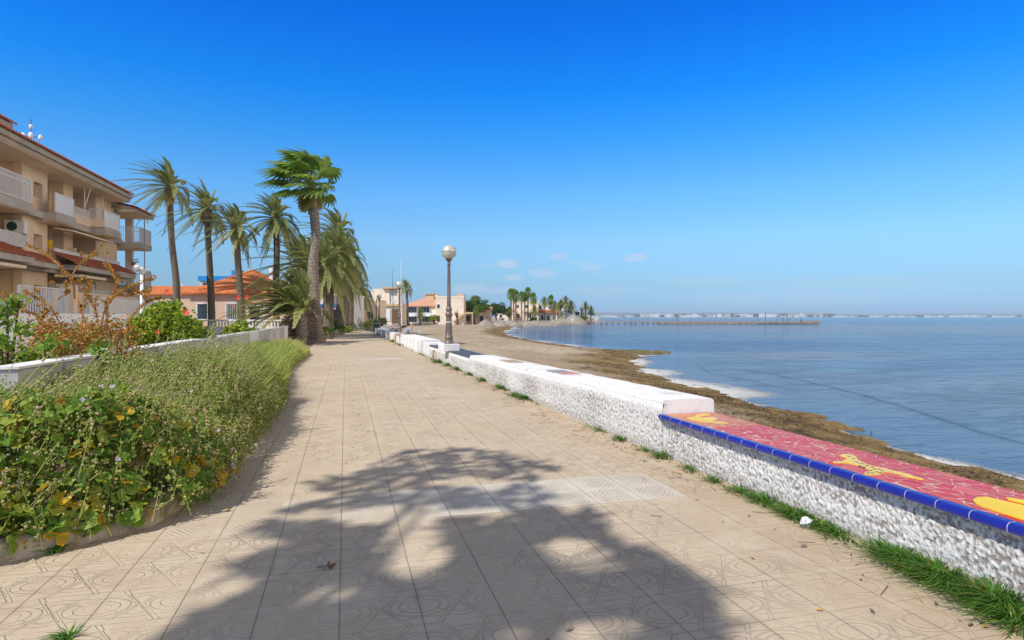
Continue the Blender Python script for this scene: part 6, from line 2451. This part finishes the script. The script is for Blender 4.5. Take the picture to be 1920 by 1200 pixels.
nt.links.new(mp.outputs[0], nz.inputs['Vector'])
nz.inputs['Scale'].default_value = 26
nz.inputs['Detail'].default_value = 6
acc = None
for (px, py, rx, ry, amp) in ((950, 494, 19, 8, .9), (1050, 481, 16, 7, .6), (1188, 483, 22, 8, .85), (1018, 512, 24, 9, .7), (963, 520, 15, 6, .8), (885, 538, 30, 6, .6), (1105, 501, 18, 6, .5), (920, 497, 40, 5, .35), (905, 543, 60, 7, .5), (1085, 492, 35, 4, .3), (1140, 545, 60, 10, .25), (1320, 528, 80, 9, .3), (1600, 530, 140, 10, .28), (1480, 560, 200, 12, .3)):
    a0 = math.atan((px - 960) / F) + TH
    e0_ = math.atan((HY - py) / F * math.cos(math.atan((px - 960) / F)))
    dx = wm('DIVIDE', wm('SUBTRACT', az, a0), rx / F)
    dy = wm('DIVIDE', wm('SUBTRACT', el, e0_), ry / F)
    d = wm('ADD', wm('MULTIPLY', dx, dx), wm('MULTIPLY', dy, dy))
    g_ = wm('MULTIPLY', wm('SUBTRACT', 1.5, wm('ADD', d, wm('MULTIPLY', wm('SUBTRACT', nz.outputs[0], .5), -4.0)), True), amp)
    acc = g_ if acc is None else wm('MAXIMUM', acc, g_)
mx = wn('ShaderNodeMix', data_type='RGBA')
nt.links.new(wm('MULTIPLY', acc, .70), mx.inputs[0])
# bright cloud bank added east, out of view, to fill the shaded facade


def wr(v, a, b, c=0.0, d=1.0):
    t = wn('ShaderNodeMapRange', interpolation_type='SMOOTHSTEP')
    nt.links.new(v, t.inputs[0])
    for q, x in zip((1, 2, 3, 4), (a, b, c, d)): t.inputs[q].default_value = x
    return t.outputs[0]


nb = wn('ShaderNodeTexNoise')
nt.links.new(tc.outputs['Generated'], nb.inputs['Vector'])
nb.inputs['Scale'].default_value = 3.0
nb.inputs['Detail'].default_value = 8
el_n = wm('ADD', el, wm('MULTIPLY', wm('SUBTRACT', nb.outputs[0], .5), -.5))
az_n = wm('ADD', az, wm('MULTIPLY', wm('SUBTRACT', nb.outputs[0], .5), -.35))
bank = wm('MULTIPLY', wm('MULTIPLY', wr(az_n, 1.15, 1.30), wr(az_n, 2.75, 2.55)), wr(el_n, .62, .50))  # mask of the added out-of-view fill bank
fill_bank = wn('ShaderNodeMix', data_type='RGBA')
nt.links.new(wm('MULTIPLY', bank, wr(nb.outputs[0], .2, .7, .75, 1.0)), fill_bank.inputs[0])
nt.links.new(vm.outputs[2], fill_bank.inputs[6])
fill_bank.inputs[7].default_value = (15.0, 12.2, 9.0, 1)
nt.links.new(fill_bank.outputs[2], mx.inputs[6])
mx.inputs[7].default_value = (4.3, 5.1, 6.6, 1)
nt.links.new(mx.outputs[2], bg.inputs['Color'])
bg.inputs['Strength'].default_value = .13

sl = bpy.data.lights.new('sun', 'SUN')
sl.energy = 4.3
sl.angle = math.radians(.5)
sl.color = (1, .965, .91)
so = bpy.data.objects.new('sun', sl)
COL.objects.link(so)
sdir = Vector((SD.x * math.cos(SUN_EL), SD.y * math.cos(SUN_EL), -math.sin(SUN_EL)))
so.rotation_euler = sdir.to_track_quat('-Z', 'Y').to_euler()

cam = bpy.data.cameras.new('camera')
cam.sensor_width = 36
cam.lens = F / 1920 * 36
cam.shift_y = -6 / 1920
cam.clip_start = .05
cam.clip_end = 30000
co = bpy.data.objects.new('camera', cam)
COL.objects.link(co)
co.location = (0, 0, HC)
co.rotation_euler = (math.radians(90), 0, -TH)
SC.camera = co
SC.view_settings.view_transform = 'Standard'
SC.view_settings.look = 'None'
SC.view_settings.exposure = 0
SC.view_settings.gamma = 1
SC.render.engine = 'CYCLES'
SC.cycles.use_denoising = True
SC.cycles.max_bounces = 6
SC.cycles.transparent_max_bounces = 6
